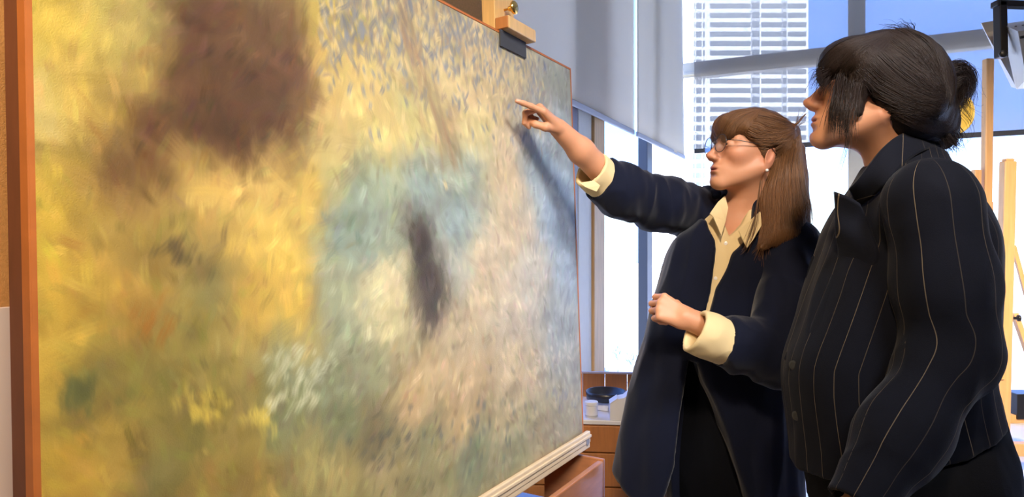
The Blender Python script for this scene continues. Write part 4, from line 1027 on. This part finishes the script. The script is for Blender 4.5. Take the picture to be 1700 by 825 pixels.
# right sleeve (raised)
sl = Sculpt(); a_ = SHR + (SHR - ELR) * .12; e_ = P(998, 297, 1.826)
sl.chain([a_, SHR * .45 + ELR * .55 + [0, 0, -.008], ELR + [0, 0, -.004], e_], [.086, .073, .064, .056], .05)
dcut = nrm(e_ - ELR)
sl.plane(e_ + dcut * .0, dcut, .004); sl.cap(e_ - dcut * .06, e_ + dcut * .06, .049, .049, .004, 's')
v, f = sl.mesh(.005, np.minimum(a_, e_) - .12, np.maximum(a_, e_) + .12)
v = folds(v, f, .012, 13, (1.4, .8, .5), 5)
make('sleeve', v, f, navy, coat_o, smooth=True)
sl = Sculpt(); e2 = P(1200, 567, 1.672); up = SHL + np.array([0, 0, .01])
sl.chain([up, SHL * .4 + ELL * .6 + [.012, 0, 0], ELL + [.006, 0, -.006], ELL * .4 + e2 * .6], [.078, .074, .070, .064], .05); sl.cap(ELL * .4 + e2 * .6, e2 + (e2 - ELL) * .1, .064, .061, .03)
dcut = nrm(e2 - ELL + np.array([.0, 0, -.0])); sl.plane(e2, dcut, .004); sl.cap(e2 - dcut * .05, e2 + dcut * .06, .051, .051, .004, 's')
v, f = sl.mesh(.005, np.minimum(np.minimum(up, e2), ELL) - .13, np.maximum(np.maximum(up, e2), ELL) + .12)
v = folds(v, f, .010, 12, (1.2, .8, .6), 9)
make('sleeve', v, f, navy, coat_o, smooth=True)

# cream shirt: front, collar leaves, turned-back cuffs
sh = coat_body(-.014)
keep = [P(*q, D1 - .10) for q in ((1180, 318), (1172, 356), (1180, 400), (1172, 440), (1166, 490), (1156, 545), (1176, 540), (1196, 485), (1222, 432), (1256, 400), (1272, 362), (1272, 318))]
S2 = Sculpt(); S2.prism(keep, 1.60, 1.97); base_ops = sh.ops
S2.add(lambda X, Y, Z: np.reshape(sh.val(np.stack(np.broadcast_arrays(X, Y, Z), -1)), np.broadcast(X, Y, Z).shape), [-99] * 3, [99] * 3, 'i', .002)
NECKV = [P(*q, D1 - .1) for q in ((1198, 322), (1203, 352), (1214, 392), (1236, 372), (1252, 350), (1256, 318))]
S2.prism(NECKV, 1.6, 2.0, .004, 's')
S2.ell(NB + [0, 0, .035], (.058, .058, .085), .01, 's')
v, f = S2.mesh(.004, [P(1150, 0, 1.8)[0], 1.64, P(0, 560, 1.8)[2]], [P(1285, 0, 1.95)[0], 2.0, 1.46])
v = folds(v, f, .004, 16, (1.5, 1, .4), 2)
shirt = make('shirt', v, f, cream, w1p, smooth=True)
def leaf(name, pts, thick, material, parent, sub=2):
    """a small soft piece of cloth from an outline"""
    pts = np.asarray(pts, float); c = pts.mean(0); bm = bmesh.new(); vs = [bm.verts.new(p) for p in pts]; bm.faces.new(vs)
    bmesh.ops.triangulate(bm, faces=bm.faces[:]); bmesh.ops.subdivide_edges(bm, edges=bm.edges[:], cuts=2, use_grid_fill=True)
    bmesh.ops.recalc_face_normals(bm, faces=bm.faces[:]); bmesh.ops.solidify(bm, geom=bm.faces[:], thickness=thick)
    bm.verts.index_update(); V = np.array([q.co[:] for q in bm.verts]); Fc = [tuple(q.index for q in p.verts) for p in bm.faces]; bm.free()
    return make(name, V, Fc, material, parent, smooth=False)
def px3(*a): return [P(x, y, d) for x, y, d in a]
leaf('collar_leaf', px3((1203, 326, 1.885), (1192, 336, 1.87), (1178, 356, 1.84), (1184, 362, 1.825), (1197, 392, 1.80), (1204, 368, 1.82), (1208, 346, 1.86)), .004, cream, shirt)
leaf('collar_leaf', px3((1262, 352, 1.835), (1246, 366, 1.81), (1226, 384, 1.79), (1232, 398, 1.775), (1240, 412, 1.765), (1252, 396, 1.775), (1264, 376, 1.79)), .004, cream, shirt)
for q in ((1205, 404, 1.772), (1188, 462, 1.768)):
    c = hit(S2, q[0], q[1], 1.6, 1.95); make('button', *lathe(c + [0, .001, 0], (-.3, -1, .1), [(.0050, 0), (.0050, .0022), (.003, .0026)], 14), pearl, shirt)
def cuff(name, pts, rs, ca, na, cb, nb, hole, seed, extra=None):
    q = Sculpt(); q.chain(pts, rs, .01)
    q.plane(ca, na, .004); q.plane(cb, nb, .004); d = nrm(np.asarray(pts[-1]) - pts[0]); q.cap(np.asarray(pts[0]) - d * .05, np.asarray(pts[-1]) + d * .06, hole, hole, .003, 's')
    if extra: extra(q)
    P_ = np.asarray(pts); v, f = q.mesh(.0032, P_.min(0) - .11, P_.max(0) + .11); v = folds(v, f, .0035, 20, (1, 1, .7), seed)
    return make(name, v, f, cream, shirt, smooth=True)
d1 = nrm(e_ - ELR); cA = P(981, 281, 1.803); d1 = nrm(cA - e_)
cuff('cuff', [e_ - d1 * .04, cA + d1 * .03], [.0535, .0545], e_ - d1 * .03, -d1, cA, d1, .0455, 11)
leaf('cuff_corner', px3((985, 300, 1.765), (961, 304, 1.76), (972, 311, 1.76), (990, 318, 1.765), (996, 308, 1.765)), .003, cream, shirt)
cB = P(1153, 549, 1.668); d2 = nrm(cB - e2)
cuff('cuff', [e2 - d2 * .05, e2 * .5 + cB * .5, cB + d2 * .03], [.0565, .057, .054], e2 - d2 * .035, -d2, cB, nrm(d2 + np.array([0, 0, .15])), .0465, 21)

# trousers and shoes
tr = Sculpt(); loft_px(tr, [(560, 1120, 1318, .12), (640, 1118, 1320, .125), (720, 1114, 1320, .13), (850, 1114, 1320, .135)], 1.95, .0)
for px, dd in ((1166, 2.0), (1266, 1.92)):
    hp = P(px, 640, dd); ft = np.array([hp[0], hp[1], .10]); tr.cap(hp, ft, .098, .092, .03)
tr.plane([0, 0, .085], (0, 0, -1), .004)
v, f = tr.mesh(.008, [P(1085, 0, 2)[0], 1.70, .05], [P(1350, 0, 1.95)[0], 2.16, 1.08])
v = folds(v, f, .006, 8, (1.5, 1.5, .35), 13)
make('trousers', v, f, dark_trousers, w1p, smooth=True)
shoe(w1p, P(1166, 640, 2.0), (-.8, -.5)); shoe(w1p, P(1266, 640, 1.92), (-.75, -.6))

# hair: cap with fringe, side swept back to a clip, long fall over the shoulder
h1 = Sculpt()
H1.ell(h1, (-.016, 0, .036), (.100, .079, .083), .0)
H1.ell(h1, (-.055, 0, .005), (.068, .076, .085), .03)
H1.ell(h1, (.060, 0, .020), (.060, .090, .032), .012, 's')
H1.ell(h1, (.050, 0, -.045), (.058, .11, .085), .014, 's')
H1.ell(h1, (.052, 0, .052), (.052, .066, .040), .02)
H1.ell(h1, (.082, 0, .026), (.0155, .050, .024), .012)
H1.cap(h1, (.030, .066, .034), (-.070, .060, .010), .020, .022, .02); H1.cap(h1, (.030, -.066, .034), (-.070, -.060, .010), .020, .022, .02)
h1.ell(P(1312, 222, 1.90), (.026, .03, .028), .02)
fall = [P(1300, 255, 1.90), P(1302, 300, 1.87), P(1302, 345, 1.835), P(1298, 385, 1.80)]
for a, b, ra, rb in ((0, 1, .046, .050), (1, 2, .050, .054), (2, 3, .054, .046)): h1.cap(fall[a], fall[b], ra, rb, .03)
h1.cap(fall[3] + [-.02, 0, 0], P(1264, 410, 1.765), .028, .006, .03); h1.cap(fall[2] + [0, .08, 0], P(1290, 400, 2.0), .045, .02, .05)
h1.cap(P(1325, 250, 1.90), P(1334, 370, 1.83), .016, .014, .03)
H1.ell(h1, (-.028, .080, -.022), (.024, .016, .038), .012, 's')
hv, hf = h1.mesh(.0034, [P(1170, 0, 1.9)[0], 1.66, P(0, 450, 1.75)[2]], [P(1370, 0, 1.9)[0], 2.08, P(0, 160, 1.9)[2]])
hv = folds(hv, hf, .0022, 40, (1.2, 1.2, .25), 4)
def G(sc, pts, d0, d1, fb=None): return [hit(sc, x, y, d0, d1, fb) for x, y in pts]
def mirror_guides(H, gs):
    out = []
    for g in gs:
        q = [H.loc(p) for p in g]; out.append([H.w(p[0], -p[1], p[2]) for p in q])
    return out
A1 = [G(h1, q, 1.6, 2.0) for q in (
    [(1258, 184), (1225, 184), (1200, 196), (1190, 214), (1187, 226)], [(1258, 184), (1230, 188), (1208, 202), (1200, 218), (1197, 232)],
    [(1260, 184), (1238, 193), (1220, 210), (1212, 228), (1210, 244)], [(1262, 184), (1246, 198), (1232, 216), (1228, 236), (1236, 252)],
    [(1262, 185), (1252, 200), (1242, 222), (1244, 244), (1258, 256)])]
A2 = [G(h1, q, 1.6, 2.0) for q in (
    [(1242, 250), (1262, 264), (1282, 268), (1304, 254), (1318, 226)], [(1238, 236), (1260, 248), (1284, 248), (1306, 236), (1318, 220)],
    [(1244, 220), (1262, 228), (1286, 228), (1306, 222), (1318, 214)], [(1254, 200), (1272, 206), (1290, 210), (1306, 211), (1316, 210)],
    [(1262, 186), (1282, 190), (1298, 196), (1310, 203), (1317, 208)])]
A3 = [G(h1, q, 1.6, 2.0, 1.80) for q in (
    [(1272, 282), (1266, 312), (1264, 350), (1258, 392), (1245, 436)], [(1284, 272), (1276, 312), (1274, 356), (1270, 400), (1254, 442)],
    [(1298, 262), (1290, 306), (1288, 352), (1284, 392), (1276, 420)], [(1310, 250), (1304, 300), (1304, 350), (1306, 388), (1300, 408)],
    [(1320, 236), (1318, 290), (1322, 340), (1328, 376), (1322, 398)], [(1324, 232), (1328, 290), (1336, 345), (1342, 380), (1338, 396)], [(1325, 228), (1331, 290), (1341, 340), (1347, 375), (1344, 394)])]
stray = [[P(1266, 300, 1.80), P(1262, 340, 1.775), P(1258, 380, 1.765), P(1244, 414, 1.76), P(1236, 420, 1.755)], [P(1262, 300, 1.80), P(1255, 350, 1.77), P(1243, 385, 1.76), P(1236, 408, 1.755), P(1230, 416, 1.752)]]
A2m = mirror_guides(H1, A2); A1m = mirror_guides(H1, A1)
LK = [locks(A1, 260, 1, .0012, .003, sc=h1, tipjit=.004), locks(A2, 330, 2, .0013, .004, sc=h1, tipjit=.003), locks(A3, 520, 3, .0016, .006, sc=h1, tipjit=.010, wave=.003, off=(.0005, .007)),
      locks(stray, 7, 4, .0008, .002), locks(A1m, 120, 5, .0016, .004, sc=h1), locks(A2m, 150, 6, .0016, .004, sc=h1),
      locks([G(h1, [(1318, 216), (1324, 200), (1330, 188), (1336, 178)], 1.8, 2.0, 1.9), G(h1, [(1318, 218), (1328, 210), (1336, 206), (1342, 204)], 1.8, 2.0, 1.9)], 14, 7, .0009, .002)]
hair_obj(w1p, (hv, hf), LK, hair1, L3(106, 72, 44))
cp = P(1315, 211, 1.845)
make('hair_clip', *join([lathe(cp, (.2, -1, .1), [(.010, -.004), (.013, 0), (.010, .004), (.006, .006)], 18), tube([cp, cp + np.array([.016, 0, .012]), cp + np.array([.036, -.004, .036])], [.004, .0035, .0012], 8)]), tortoise, w1p, smooth=True)
ec = H1.w(-.012, .074, -.058); make('earring', *lathe(ec, H1.R[:, 1], [(.0008, 0), (.0034, .0012), (.0046, .0040), (.0034, .0070), (.0006, .0082)], 14), pearl, w1p, smooth=True)
# round wire glasses
gp = []; gl = []
for s in (-1, 1):
    c = H1.w(.1035, .032 * s, -.004); tilt = H1.R @ nrm((1, .12 * s, -.08)); d_, sx_, ux_ = frame_of(tilt, H1.R[:, 2]); a = np.linspace(0, 2 * math.pi, 33)
    gp.append(tube([c + (sx_ * math.cos(q) * 1.02 + ux_ * math.sin(q)) * .0232 * H1.k for q in a], .0011, 6)); gl.append(lathe(c, tilt, [(.0228 * H1.k, -.0006), (.0228 * H1.k, .0006)], 32, H1.R[:, 2]))
    gp.append(tube([H1.w(.101, .0555 * s, .002), H1.w(.080, .072 * s, .003), H1.w(.030, .0755 * s, .004), H1.w(-.012, .0765 * s, .006), H1.w(-.034, .074 * s, -.012)], .0011, 6))
gp.append(tube([H1.w(.107, -.010, .0), H1.w(.112, 0, .004), H1.w(.107, .010, .0)], .0011, 6))
gl_o = make('glasses', *join(gp), wire, w1p, smooth=True)
for q in gl: make('lens', *q, lens_m, gl_o)

# ================================================================== the woman watching, in the pinstriped jacket
D2 = 1.40
H2 = Head(P(1451, 156, 1.37), (-0.975, 0.222, 0), 11.5, 1.08)
b2 = np.array([*P(1500, 700, 1.42)[:2], 0.0])
w2p = thing('person', b2, 'dark-haired woman with a messy bun in a pinstriped jacket, looking up at the canvas', 'person')
NB2 = P(1500, 305, 1.40)
SHN, ELN, WRN = P(1546, 348, 1.215), P(1577, 585, 1.185), P(1425, 840, 1.10)     # near (left) arm
SHF, ELF, WRF = P(1480, 352, 1.575), P(1470, 590, 1.60), P(1400, 740, 1.52)       # far (right) arm
head = Sculpt(); build_head(head, H2)
head.cap(H2.w(-.030, 0, -.058), NB2, .054, .062, .035)
head.ell(P(1495, 350, 1.40), (.12, .11, .06), .05)
v0, f0 = head.mesh(.0024, H2.c - [.19, .18, .30], H2.c + [.21, .18, .18])
parts = [(v0, f0)]; nl = []
for wr, el_, sh_, th in ((WRN, ELN, SHN, 1), (WRF, ELF, SHF, -1)):
    q = Sculpt(); q.chain([el_ * .6 + sh_ * .4, el_, el_ * .4 + wr * .6, wr], [.043, .041, .034, .026], .02); fw = nrm(wr - el_)
    nl += hand_sculpt(q, wr, fw, (0.35, -1.0 * th, .1), (-1, 0, .6), .88, [(22, 35, 22, 4), (26, 38, 24, 1), (30, 40, 24, -1), (34, 42, 24, -4)], [(.018, .020, -.008), (.046, .042, -.016), (.072, .048, -.026), (.094, .042, -.032)])
    parts.append(q.mesh(.0028, np.minimum(wr, el_) - [.20, .13, .24], np.maximum(wr, el_ * .6 + sh_ * .4) + [.10, .13, .10]))
low = Sculpt()
low.loft([.80, .92, 1.05, 1.2, 1.32, 1.40], [b2[0]] * 4 + [b2[0] + .01] * 2, [1.40] * 6, [.125, .125, .11, .12, .11, .06], [.15, .15, .125, .15, .15, .09], .03)
for dd, dx in ((1.32, .0), (1.49, -.03)):
    hp = np.array([b2[0] + dx, dd, .84]); ft = np.array([hp[0] + .01, hp[1], .09]); low.chain([hp, (hp + ft) / 2, ft], [.085, .055, .036], .03); low.cap(ft - [0, 0, .04], ft + [-.12, .02, -.055], .03, .022, .03)
low.chain([NB2, SHN], [.06, .05], .03); low.chain([NB2, SHF], [.06, .05], .03); low.chain([SHN, SHN * .3 + ELN * .7], [.048, .042], .02); low.chain([SHF, SHF * .3 + ELF * .7], [.048, .042], .02)
parts.append(low.mesh(.011, [b2[0] - .3, 1.12, 0], [b2[0] + .25, 1.68, 1.46]))
VB_, FB_ = merge(parts); o = make('body', VB_, FB_, skin_m, w2p, smooth=True); set_col(o, skin_colours(VB_, H2, nl)); add_eyes(H2, w2p, (.05, .03, .02))

ROWS2 = [(258, 1478, 1548, .060), (280, 1452, 1562, .085), (305, 1428, 1580, .115), (335, 1410, 1597, .15), (370, 1392, 1613, .18), (400, 1384, 1622, .19), (480, 1354, 1629, .185), (560, 1326, 1623, .175), (600, 1312, 1620, .17), (640, 1312, 1624, .17), (700, 1318, 1640, .172), (735, 1322, 1652, .175), (820, 1326, 1658, .18)]
jk = Sculpt(); loft_px(jk, ROWS2, 1.385, .02, e=2.2)
jk.cap(P(1500, 300, 1.36), SHN + [-.005, .02, .012], .060, .066, .05); jk.cap(P(1490, 300, 1.42), SHF, .060, .066, .05)
jk.ell(NB2 + [-.005, 0, .05], (.066, .066, .10), .01, 's')
n_ = nrm(np.cross(P(1665, 719, 1.27) - P(1325, 786, 1.36), np.array([0, 1.0, 0]))); n_ = n_ if n_[2] < 0 else -n_
jk.plane(P(1325, 786, 1.36), n_, .006)
core = Sculpt(); loft_px(core, [(r[0], r[1] + 16, r[2] - 16, r[3] - .02) for r in ROWS2[6:]], 1.385, .0)
v, f = jk.mesh(.0055, [P(1290, 0, 1.4)[0], 1.10, .74], [P(1690, 0, 1.4)[0], 1.69, 1.50])
def torso_stripe(V):
    zs = np.array([P(0, r[0], 1.385)[2] for r in ROWS2])[::-1]; cx = np.array([(P(r[1], r[0], 1.385)[0] + P(r[2], r[0], 1.385)[0]) / 2 for r in ROWS2])[::-1]
    ax = np.array([(P(r[2], r[0], 1.385)[0] - P(r[1], r[0], 1.385)[0]) / 2 for r in ROWS2])[::-1]; by = np.array([r[3] for r in ROWS2])[::-1]
    zc = np.clip(V[:, 2], zs[0], P(0, 400, 1.385)[2]); x0 = np.interp(V[:, 2], zs, cx); a = np.interp(zc, zs, ax); b = np.interp(zc, zs, by)
    return np.arctan2((V[:, 0] - x0) / a, -(V[:, 1] - 1.385) / b) * .19 + .6
st = torso_stripe(v)
v = folds(v, f, .006, 9, (1.2, 1.2, .5), 31)
jk_o = make('jacket', v, f, pin, w2p, smooth=True); set_scalar(jk_o, 'stripe', st)
def sleeve(sh_, el_, wr, rs, seed, flip=1):
    q = Sculpt(); top = sh_ + nrm(sh_ - el_) * .01; endp = wr + nrm(wr - el_) * .015
    q.chain([top, sh_ * .45 + el_ * .55 + [.004, 0, 0], el_, el_ * .45 + wr * .55, endp], rs, .05); dc = nrm(wr - el_); q.plane(endp - dc * .01, dc, .004); q.cap(endp - dc * .06, endp + dc * .05, .041, .041, .003, 's')
    A = np.stack([top, el_, wr]); V, Fc = q.mesh(.005, A.min(0) - .12, A.max(0) + .12)
    # stripe: angle round the sleeve axis
    def ang(V, a, b):
        d = nrm(b - a); u = nrm(np.cross(d, (0, 1, 0))); w_ = np.cross(d, u); r = V - a; return np.arctan2(r @ w_, r @ u), np.clip((r @ d) / np.linalg.norm(b - a), 0, 1), np.linalg.norm(r - np.clip(r @ d, 0, np.linalg.norm(b - a))[:, None] * d, axis=1)
    a1, t1, r1 = ang(V, top, el_); a2, t2, r2 = ang(V, el_, wr); k = np.clip((r1 - r2) / .03 * .5 + .5, 0, 1); k = k * k * (3 - 2 * k)
    s_ = (np.where(np.abs(a1 - a2) > 3, np.where(k > .5, a2, a1), a1 * (1 - k) + a2 * k)) * .066 + .4
    V = folds(V, Fc, .0075, 12, (1, .8, .55), seed); o = make('sleeve', V, Fc, pin, jk_o, smooth=True); set_scalar(o, 'stripe', s_)
sleeve(SHN, ELN, WRN, [.080, .073, .067, .060, .052], 41); sleeve(SHF, ELF, WRF, [.076, .066, .062, .054, .048], 51)
# stand-up collar and lapels
def strip(name, A, B, thick, material, parent, bulge=.008, nu=9, nv=28):
    """a cloth flap lofted between two edges, a few millimetres thick"""
    A = catmull(A, nv); B = catmull(B, nv); t = np.linspace(0, 1, nu)[:, None, None]
    Q = A[None] * (1 - t) + B[None] * t; Q[..., 1] -= (np.sin(t[..., 0] * math.pi) * bulge)
    Q = Q.reshape(-1, 3); n = nu * nv; V = np.concatenate([Q, Q + [0, thick, 0]]); Fc = []
    for i in range(nu - 1):
        for j in range(nv - 1):
            q = (i * nv + j, (i + 1) * nv + j, (i + 1) * nv + j + 1, i * nv + j + 1); Fc += [q, tuple(k + n for k in q)[::-1]]
    rim = [i * nv for i in range(nu)] + [(nu - 1) * nv + j for j in range(1, nv)] + [i * nv + nv - 1 for i in range(nu - 2, -1, -1)] + [j for j in range(nv - 2, 0, -1)]
    for k in range(len(rim)): p, q = rim[k], rim[(k + 1) % len(rim)]; Fc.append((p, p + n, q + n, q))
    return make(name, V, Fc, material, parent, smooth=True)
An = [(1411, 313, 1.305), (1426, 297, 1.29), (1444, 273, 1.283), (1466, 246, 1.283), (1492, 225, 1.298), (1520, 214, 1.335)]
Bn = [(1424, 343), (1446, 330), (1468, 308), (1490, 284), (1514, 262), (1542, 247)]
Bn = [(x, y, (lambda h: h[1])(hit(jk, x, y, 1.0, 1.6, 1.30)) - .006) for x, y in Bn]
mir = lambda L_: [P(x, y, 2.78 - d) for x, y, d in L_[::-1]]
co = strip('collar', [P(*q) for q in An] + [P(1544, 213, 1.39)] + mir(An), [P(*q) for q in Bn] + [P(1568, 245, 1.39)] + mir(Bn), .005, pin, jk_o, bulge=0.0, nu=9, nv=64)
set_scalar(co, 'stripe', np.array([(Vector(q.co) + Vector(w2p.location))[:] for q in co.data.vertices]) @ nrm((1, .3, -.6)) + .52)
hj = lambda x, y, dy: hit(jk, x, y, 1.0, 1.6, 1.34) + np.array([0, dy, 0])
lp = strip('lapel', [P(1386, 318, 1.325), P(1388, 350, 1.325), P(1388, 384, 1.322)] + [hj(1388, 425, -.010), hj(1374, 465, -.010), hj(1354, 515, -.008), hj(1338, 565, -.002)],
           [P(1428, 338, 1.285), hj(1448, 380, .002), hj(1462, 420, .004), hj(1452, 460, .004), hj(1425, 500, .004), hj(1392, 545, .004), hj(1352, 590, .006)], .005, pin, jk_o)
set_scalar(lp, 'stripe', np.array([q.co[0] for q in lp.data.vertices]) * .9 + .30)
lp = leaf('lapel', px3((1392, 384, 1.44), (1384, 400, 1.45), (1350, 428, 1.47), (1344, 450, 1.47), (1326, 540, 1.45), (1304, 598, 1.42), (1318, 602, 1.40), (1360, 520, 1.40), (1388, 440, 1.41)), .006, pin, jk_o)
set_scalar(lp, 'stripe', np.array([q.co[0] for q in lp.data.vertices]) * .9 + .37)
for py in (606, 690):
    c = hit(jk, 1318 + (py - 606) * .06, py, 1.1, 1.6, 1.36); make('button', *lathe(c, (-.85, -.5, 0), [(.010, 0), (.010, .003), (.006, .004)], 18), shoe_m, jk_o)
# trousers
tr = Sculpt(); loft_px(tr, [(640, 1350, 1630, .145), (700, 1348, 1645, .150), (745, 1350, 1662, .155), (790, 1350, 1668, .155), (840, 1352, 1662, .150)], 1.40, 0, e=2.3)
for dd, dx in ((1.32, .0), (1.49, -.04)):
    hp = np.array([b2[0] + dx + .005, dd, .80]); ft = np.array([hp[0] + .01, hp[1], .10]); tr.chain([hp, (hp + ft) / 2, ft], [.13, .085, .07], .04)
tr.plane([0, 0, .085], (0, 0, -1), .004)
v, f = tr.mesh(.008, [b2[0] - .3, 1.12, .05], [b2[0] + .3, 1.70, 1.02]); v = folds(v, f, .004, 12, (1.2, 1.2, .6), 71)
tr_o = make('trousers', v, f, denim, w2p, smooth=True)
for dd, dx in ((1.32, .0), (1.49, -.04)): shoe(w2p, np.array([b2[0] + dx + .015, dd, 0]), (-.97, .2))

# hair: fringe, swept-back sides, messy bun, loose strands
h2 = Sculpt()
H2.ell(h2, (-.018, 0, .036), (.106, .083, .086), .0)
H2.ell(h2, (-.062, 0, -.004), (.068, .074, .080), .03)
H2.ell(h2, (.060, 0, .016), (.060, .094, .030), .012, 's'); H2.ell(h2, (.052, 0, -.052), (.070, .11, .080), .014, 's')
H2.ell(h2, (.055, 0, .054), (.054, .070, .042), .02); H2.ell(h2, (.086, 0, .030), (.0165, .052, .026), .012)
for s in (-1, 1):
    H2.cap(h2, (.030, .070 * s, .030), (-.075, .062 * s, -.015), .026, .030, .02)
    H2.ell(h2, (-.030, .066 * s, -.012), (.046, .022, .036), .02); H2.ell(h2, (.068, .043 * s, .027), (.016, .016, .015), .01)
    H2.cap(h2, (.046, .062 * s, .04), (.040, .067 * s, -.010), .022, .014, .02); H2.cap(h2, (.040, .067 * s, -.010), (.034, .068 * s, -.055), .014, .006, .01)
h2.cap(P(1500, 195, 1.33), P(1556, 205, 1.36), .035, .036, .04); h2.cap(P(1545, 190, 1.37), P(1560, 225, 1.38), .034, .030, .03)
h2.ell(P(1578, 150, 1.37), (.036, .040, .046), .02); h2.cap(P(1560, 150, 1.37), P(1592, 135, 1.36), .030, .026, .02)
h2.ell(P(1598, 182, 1.36), (.018, .030, .028), .014, 's')
hv, hf = h2.mesh(.0034, [P(1330, 0, 1.4)[0], 1.18, P(0, 270, 1.4)[2]], [P(1640, 0, 1.4)[0], 1.58, P(0, 20, 1.4)[2]])
hv = folds(hv, hf, .0026, 38, (.5, 1.2, .7), 14)
B1 = [G(h2, q, 1.1, 1.5) for q in (
    [(1470, 56), (1420, 66), (1384, 86), (1366, 108), (1358, 122)], [(1474, 56), (1430, 74), (1398, 98), (1380, 122), (1372, 140)], [(1478, 58), (1444, 84), (1416, 112), (1400, 142), (1392, 168)],
    [(1484, 60), (1458, 90), (1436, 122), (1424, 152), (1420, 176)])]
B2 = [G(h2, q, 1.1, 1.5) for q in (
    [(1418, 150), (1440, 178), (1480, 194), (1526, 200), (1560, 196)], [(1424, 120), (1454, 150), (1496, 172), (1534, 184), (1564, 184)], [(1440, 90), (1474, 118), (1510, 146), (1544, 164), (1566, 170)],
    [(1466, 62), (1500, 84), (1530, 112), (1552, 138), (1568, 154)], [(1496, 50), (1526, 66), (1548, 90), (1562, 118), (1570, 142)])]
B3 = [[P(1556, 200, 1.345), P(1566, 214, 1.34), P(1576, 226, 1.34), P(1582, 240, 1.345), P(1586, 248, 1.35)], [P(1548, 196, 1.34), P(1556, 212, 1.33), P(1566, 228, 1.33), P(1572, 240, 1.335), P(1576, 246, 1.34)], [P(1560, 190, 1.35), P(1578, 202, 1.345), P(1590, 216, 1.345), P(1594, 232, 1.35), P(1590, 242, 1.355)]]
B4 = [[P(1562, 160, 1.35), P(1566, 118, 1.335), P(1590, 104, 1.33), P(1612, 118, 1.335), P(1608, 146, 1.345), P(1596, 166, 1.35)], [P(1560, 170, 1.345), P(1574, 124, 1.32), P(1596, 116, 1.32), P(1606, 136, 1.325), P(1600, 160, 1.335), P(1590, 184, 1.34)], [P(1564, 186, 1.345), P(1584, 148, 1.315), P(1594, 138, 1.315), P(1596, 158, 1.32), P(1588, 180, 1.33), P(1572, 198, 1.34)],
      [P(1566, 150, 1.36), P(1578, 112, 1.39), P(1600, 108, 1.40), P(1612, 128, 1.40), P(1606, 156, 1.39), P(1592, 172, 1.38)]]
B5 = [[P(1414, 140, 1.265), P(1411, 180, 1.262), P(1412, 225, 1.262), P(1404, 265, 1.265), P(1389, 312, 1.28)], [P(1402, 150, 1.27), P(1400, 190, 1.27), P(1403, 230, 1.27), P(1396, 256, 1.272), P(1388, 290, 1.275)]]
def mix_guides(a, b, n, d0, d1, fb): return [hit(h2, x, y, d0, d1, fb) for x, y in a] + [P(x, y, d) for x, y, d in b]
B6 = [mix_guides([(1452, 66), (1412, 92), (1392, 120)], [(1383, 160, 1.284), (1378, 190, 1.285), (1379, 216, 1.288)], 0, 1.1, 1.5, 1.3), mix_guides([(1456, 70), (1424, 98), (1402, 126)], [(1392, 166, 1.274), (1388, 200, 1.276), (1390, 228, 1.278)], 0, 1.1, 1.5, 1.3),
      mix_guides([(1460, 74), (1434, 104), (1414, 132)], [(1404, 172, 1.266), (1400, 206, 1.267), (1402, 238, 1.27)], 0, 1.1, 1.5, 1.3), mix_guides([(1464, 78), (1444, 108), (1428, 138)], [(1420, 176, 1.260), (1413, 212, 1.261), (1412, 246, 1.264)], 0, 1.1, 1.5, 1.3)]
B9 = [G(h2, q, 1.1, 1.6, 1.37) for q in ([(1500, 50), (1540, 66), (1562, 98), (1572, 136), (1568, 170)], [(1506, 52), (1548, 74), (1568, 108), (1576, 146), (1570, 184)], [(1520, 190), (1540, 200), (1556, 210), (1566, 214), (1574, 210)], [(1480, 190), (1510, 206), (1540, 216), (1560, 220), (1574, 216)])]
B0 = [G(h2, q, 1.1, 1.6, 1.33) for q in ([(1400, 78), (1376, 92), (1362, 112), (1356, 128), (1353, 138)], [(1410, 80), (1384, 98), (1368, 118), (1362, 134), (1360, 144)], [(1420, 86), (1396, 106), (1380, 128), (1372, 144), (1370, 154)])]
B7 = [[P(1590, 190, 1.35), P(1606, 205, 1.35), P(1612, 228, 1.35), P(1596, 246, 1.35), P(1580, 256, 1.355)], [P(1588, 150, 1.34), P(1606, 176, 1.34), P(1622, 186, 1.34), P(1634, 184, 1.34)], [P(1574, 110, 1.34), P(1590, 98, 1.34), P(1608, 106, 1.34), P(1616, 118, 1.34)], [P(1596, 130, 1.34), P(1618, 142, 1.34), P(1630, 152, 1.34), P(1640, 152, 1.34)]]
B8 = [G(h2, q, 1.1, 1.5, 1.36) for q in ([(1500, 52), (1482, 46), (1468, 46), (1460, 54)], [(1510, 52), (1498, 43), (1488, 44), (1478, 52)], [(1516, 56), (1520, 46), (1508, 42), (1496, 50)])]
LK = [locks(B1, 380, 11, .0013, .004, sc=h2, tipjit=.006), locks(B2, 560, 12, .0013, .005, sc=h2, tipjit=.004, wave=.002), locks(B3, 90, 13, .0013, .004, tipjit=.010, wave=.004), locks(B4, 190, 14, .0011, .005, tipjit=.010, wave=.005),
      locks(B5, 7, 15, .0006, .002, tipjit=.004), locks(B6, 120, 16, .0011, .003, tipjit=.008, wave=.002, sc=h2, close=.010), locks(B9[:2], 160, 21, .0014, .006, sc=h2, tipjit=.005), locks(B9[2:], 110, 22, .0013, .005, sc=h2, tipjit=.006), locks(B0, 130, 23, .0011, .005, tipjit=.006, sc=h2, close=.02), locks(B7, 12, 17, .0008, .002, tipjit=.006, wave=.003), locks(B8, 14, 18, .0009, .004, wave=.003),
      locks(mirror_guides(H2, B1), 150, 19, .0016, .005, sc=h2), locks(mirror_guides(H2, B2), 220, 20, .0016, .005, sc=h2)]
hair_obj(w2p, (hv, hf), LK, hair2, L3(36, 25, 21))
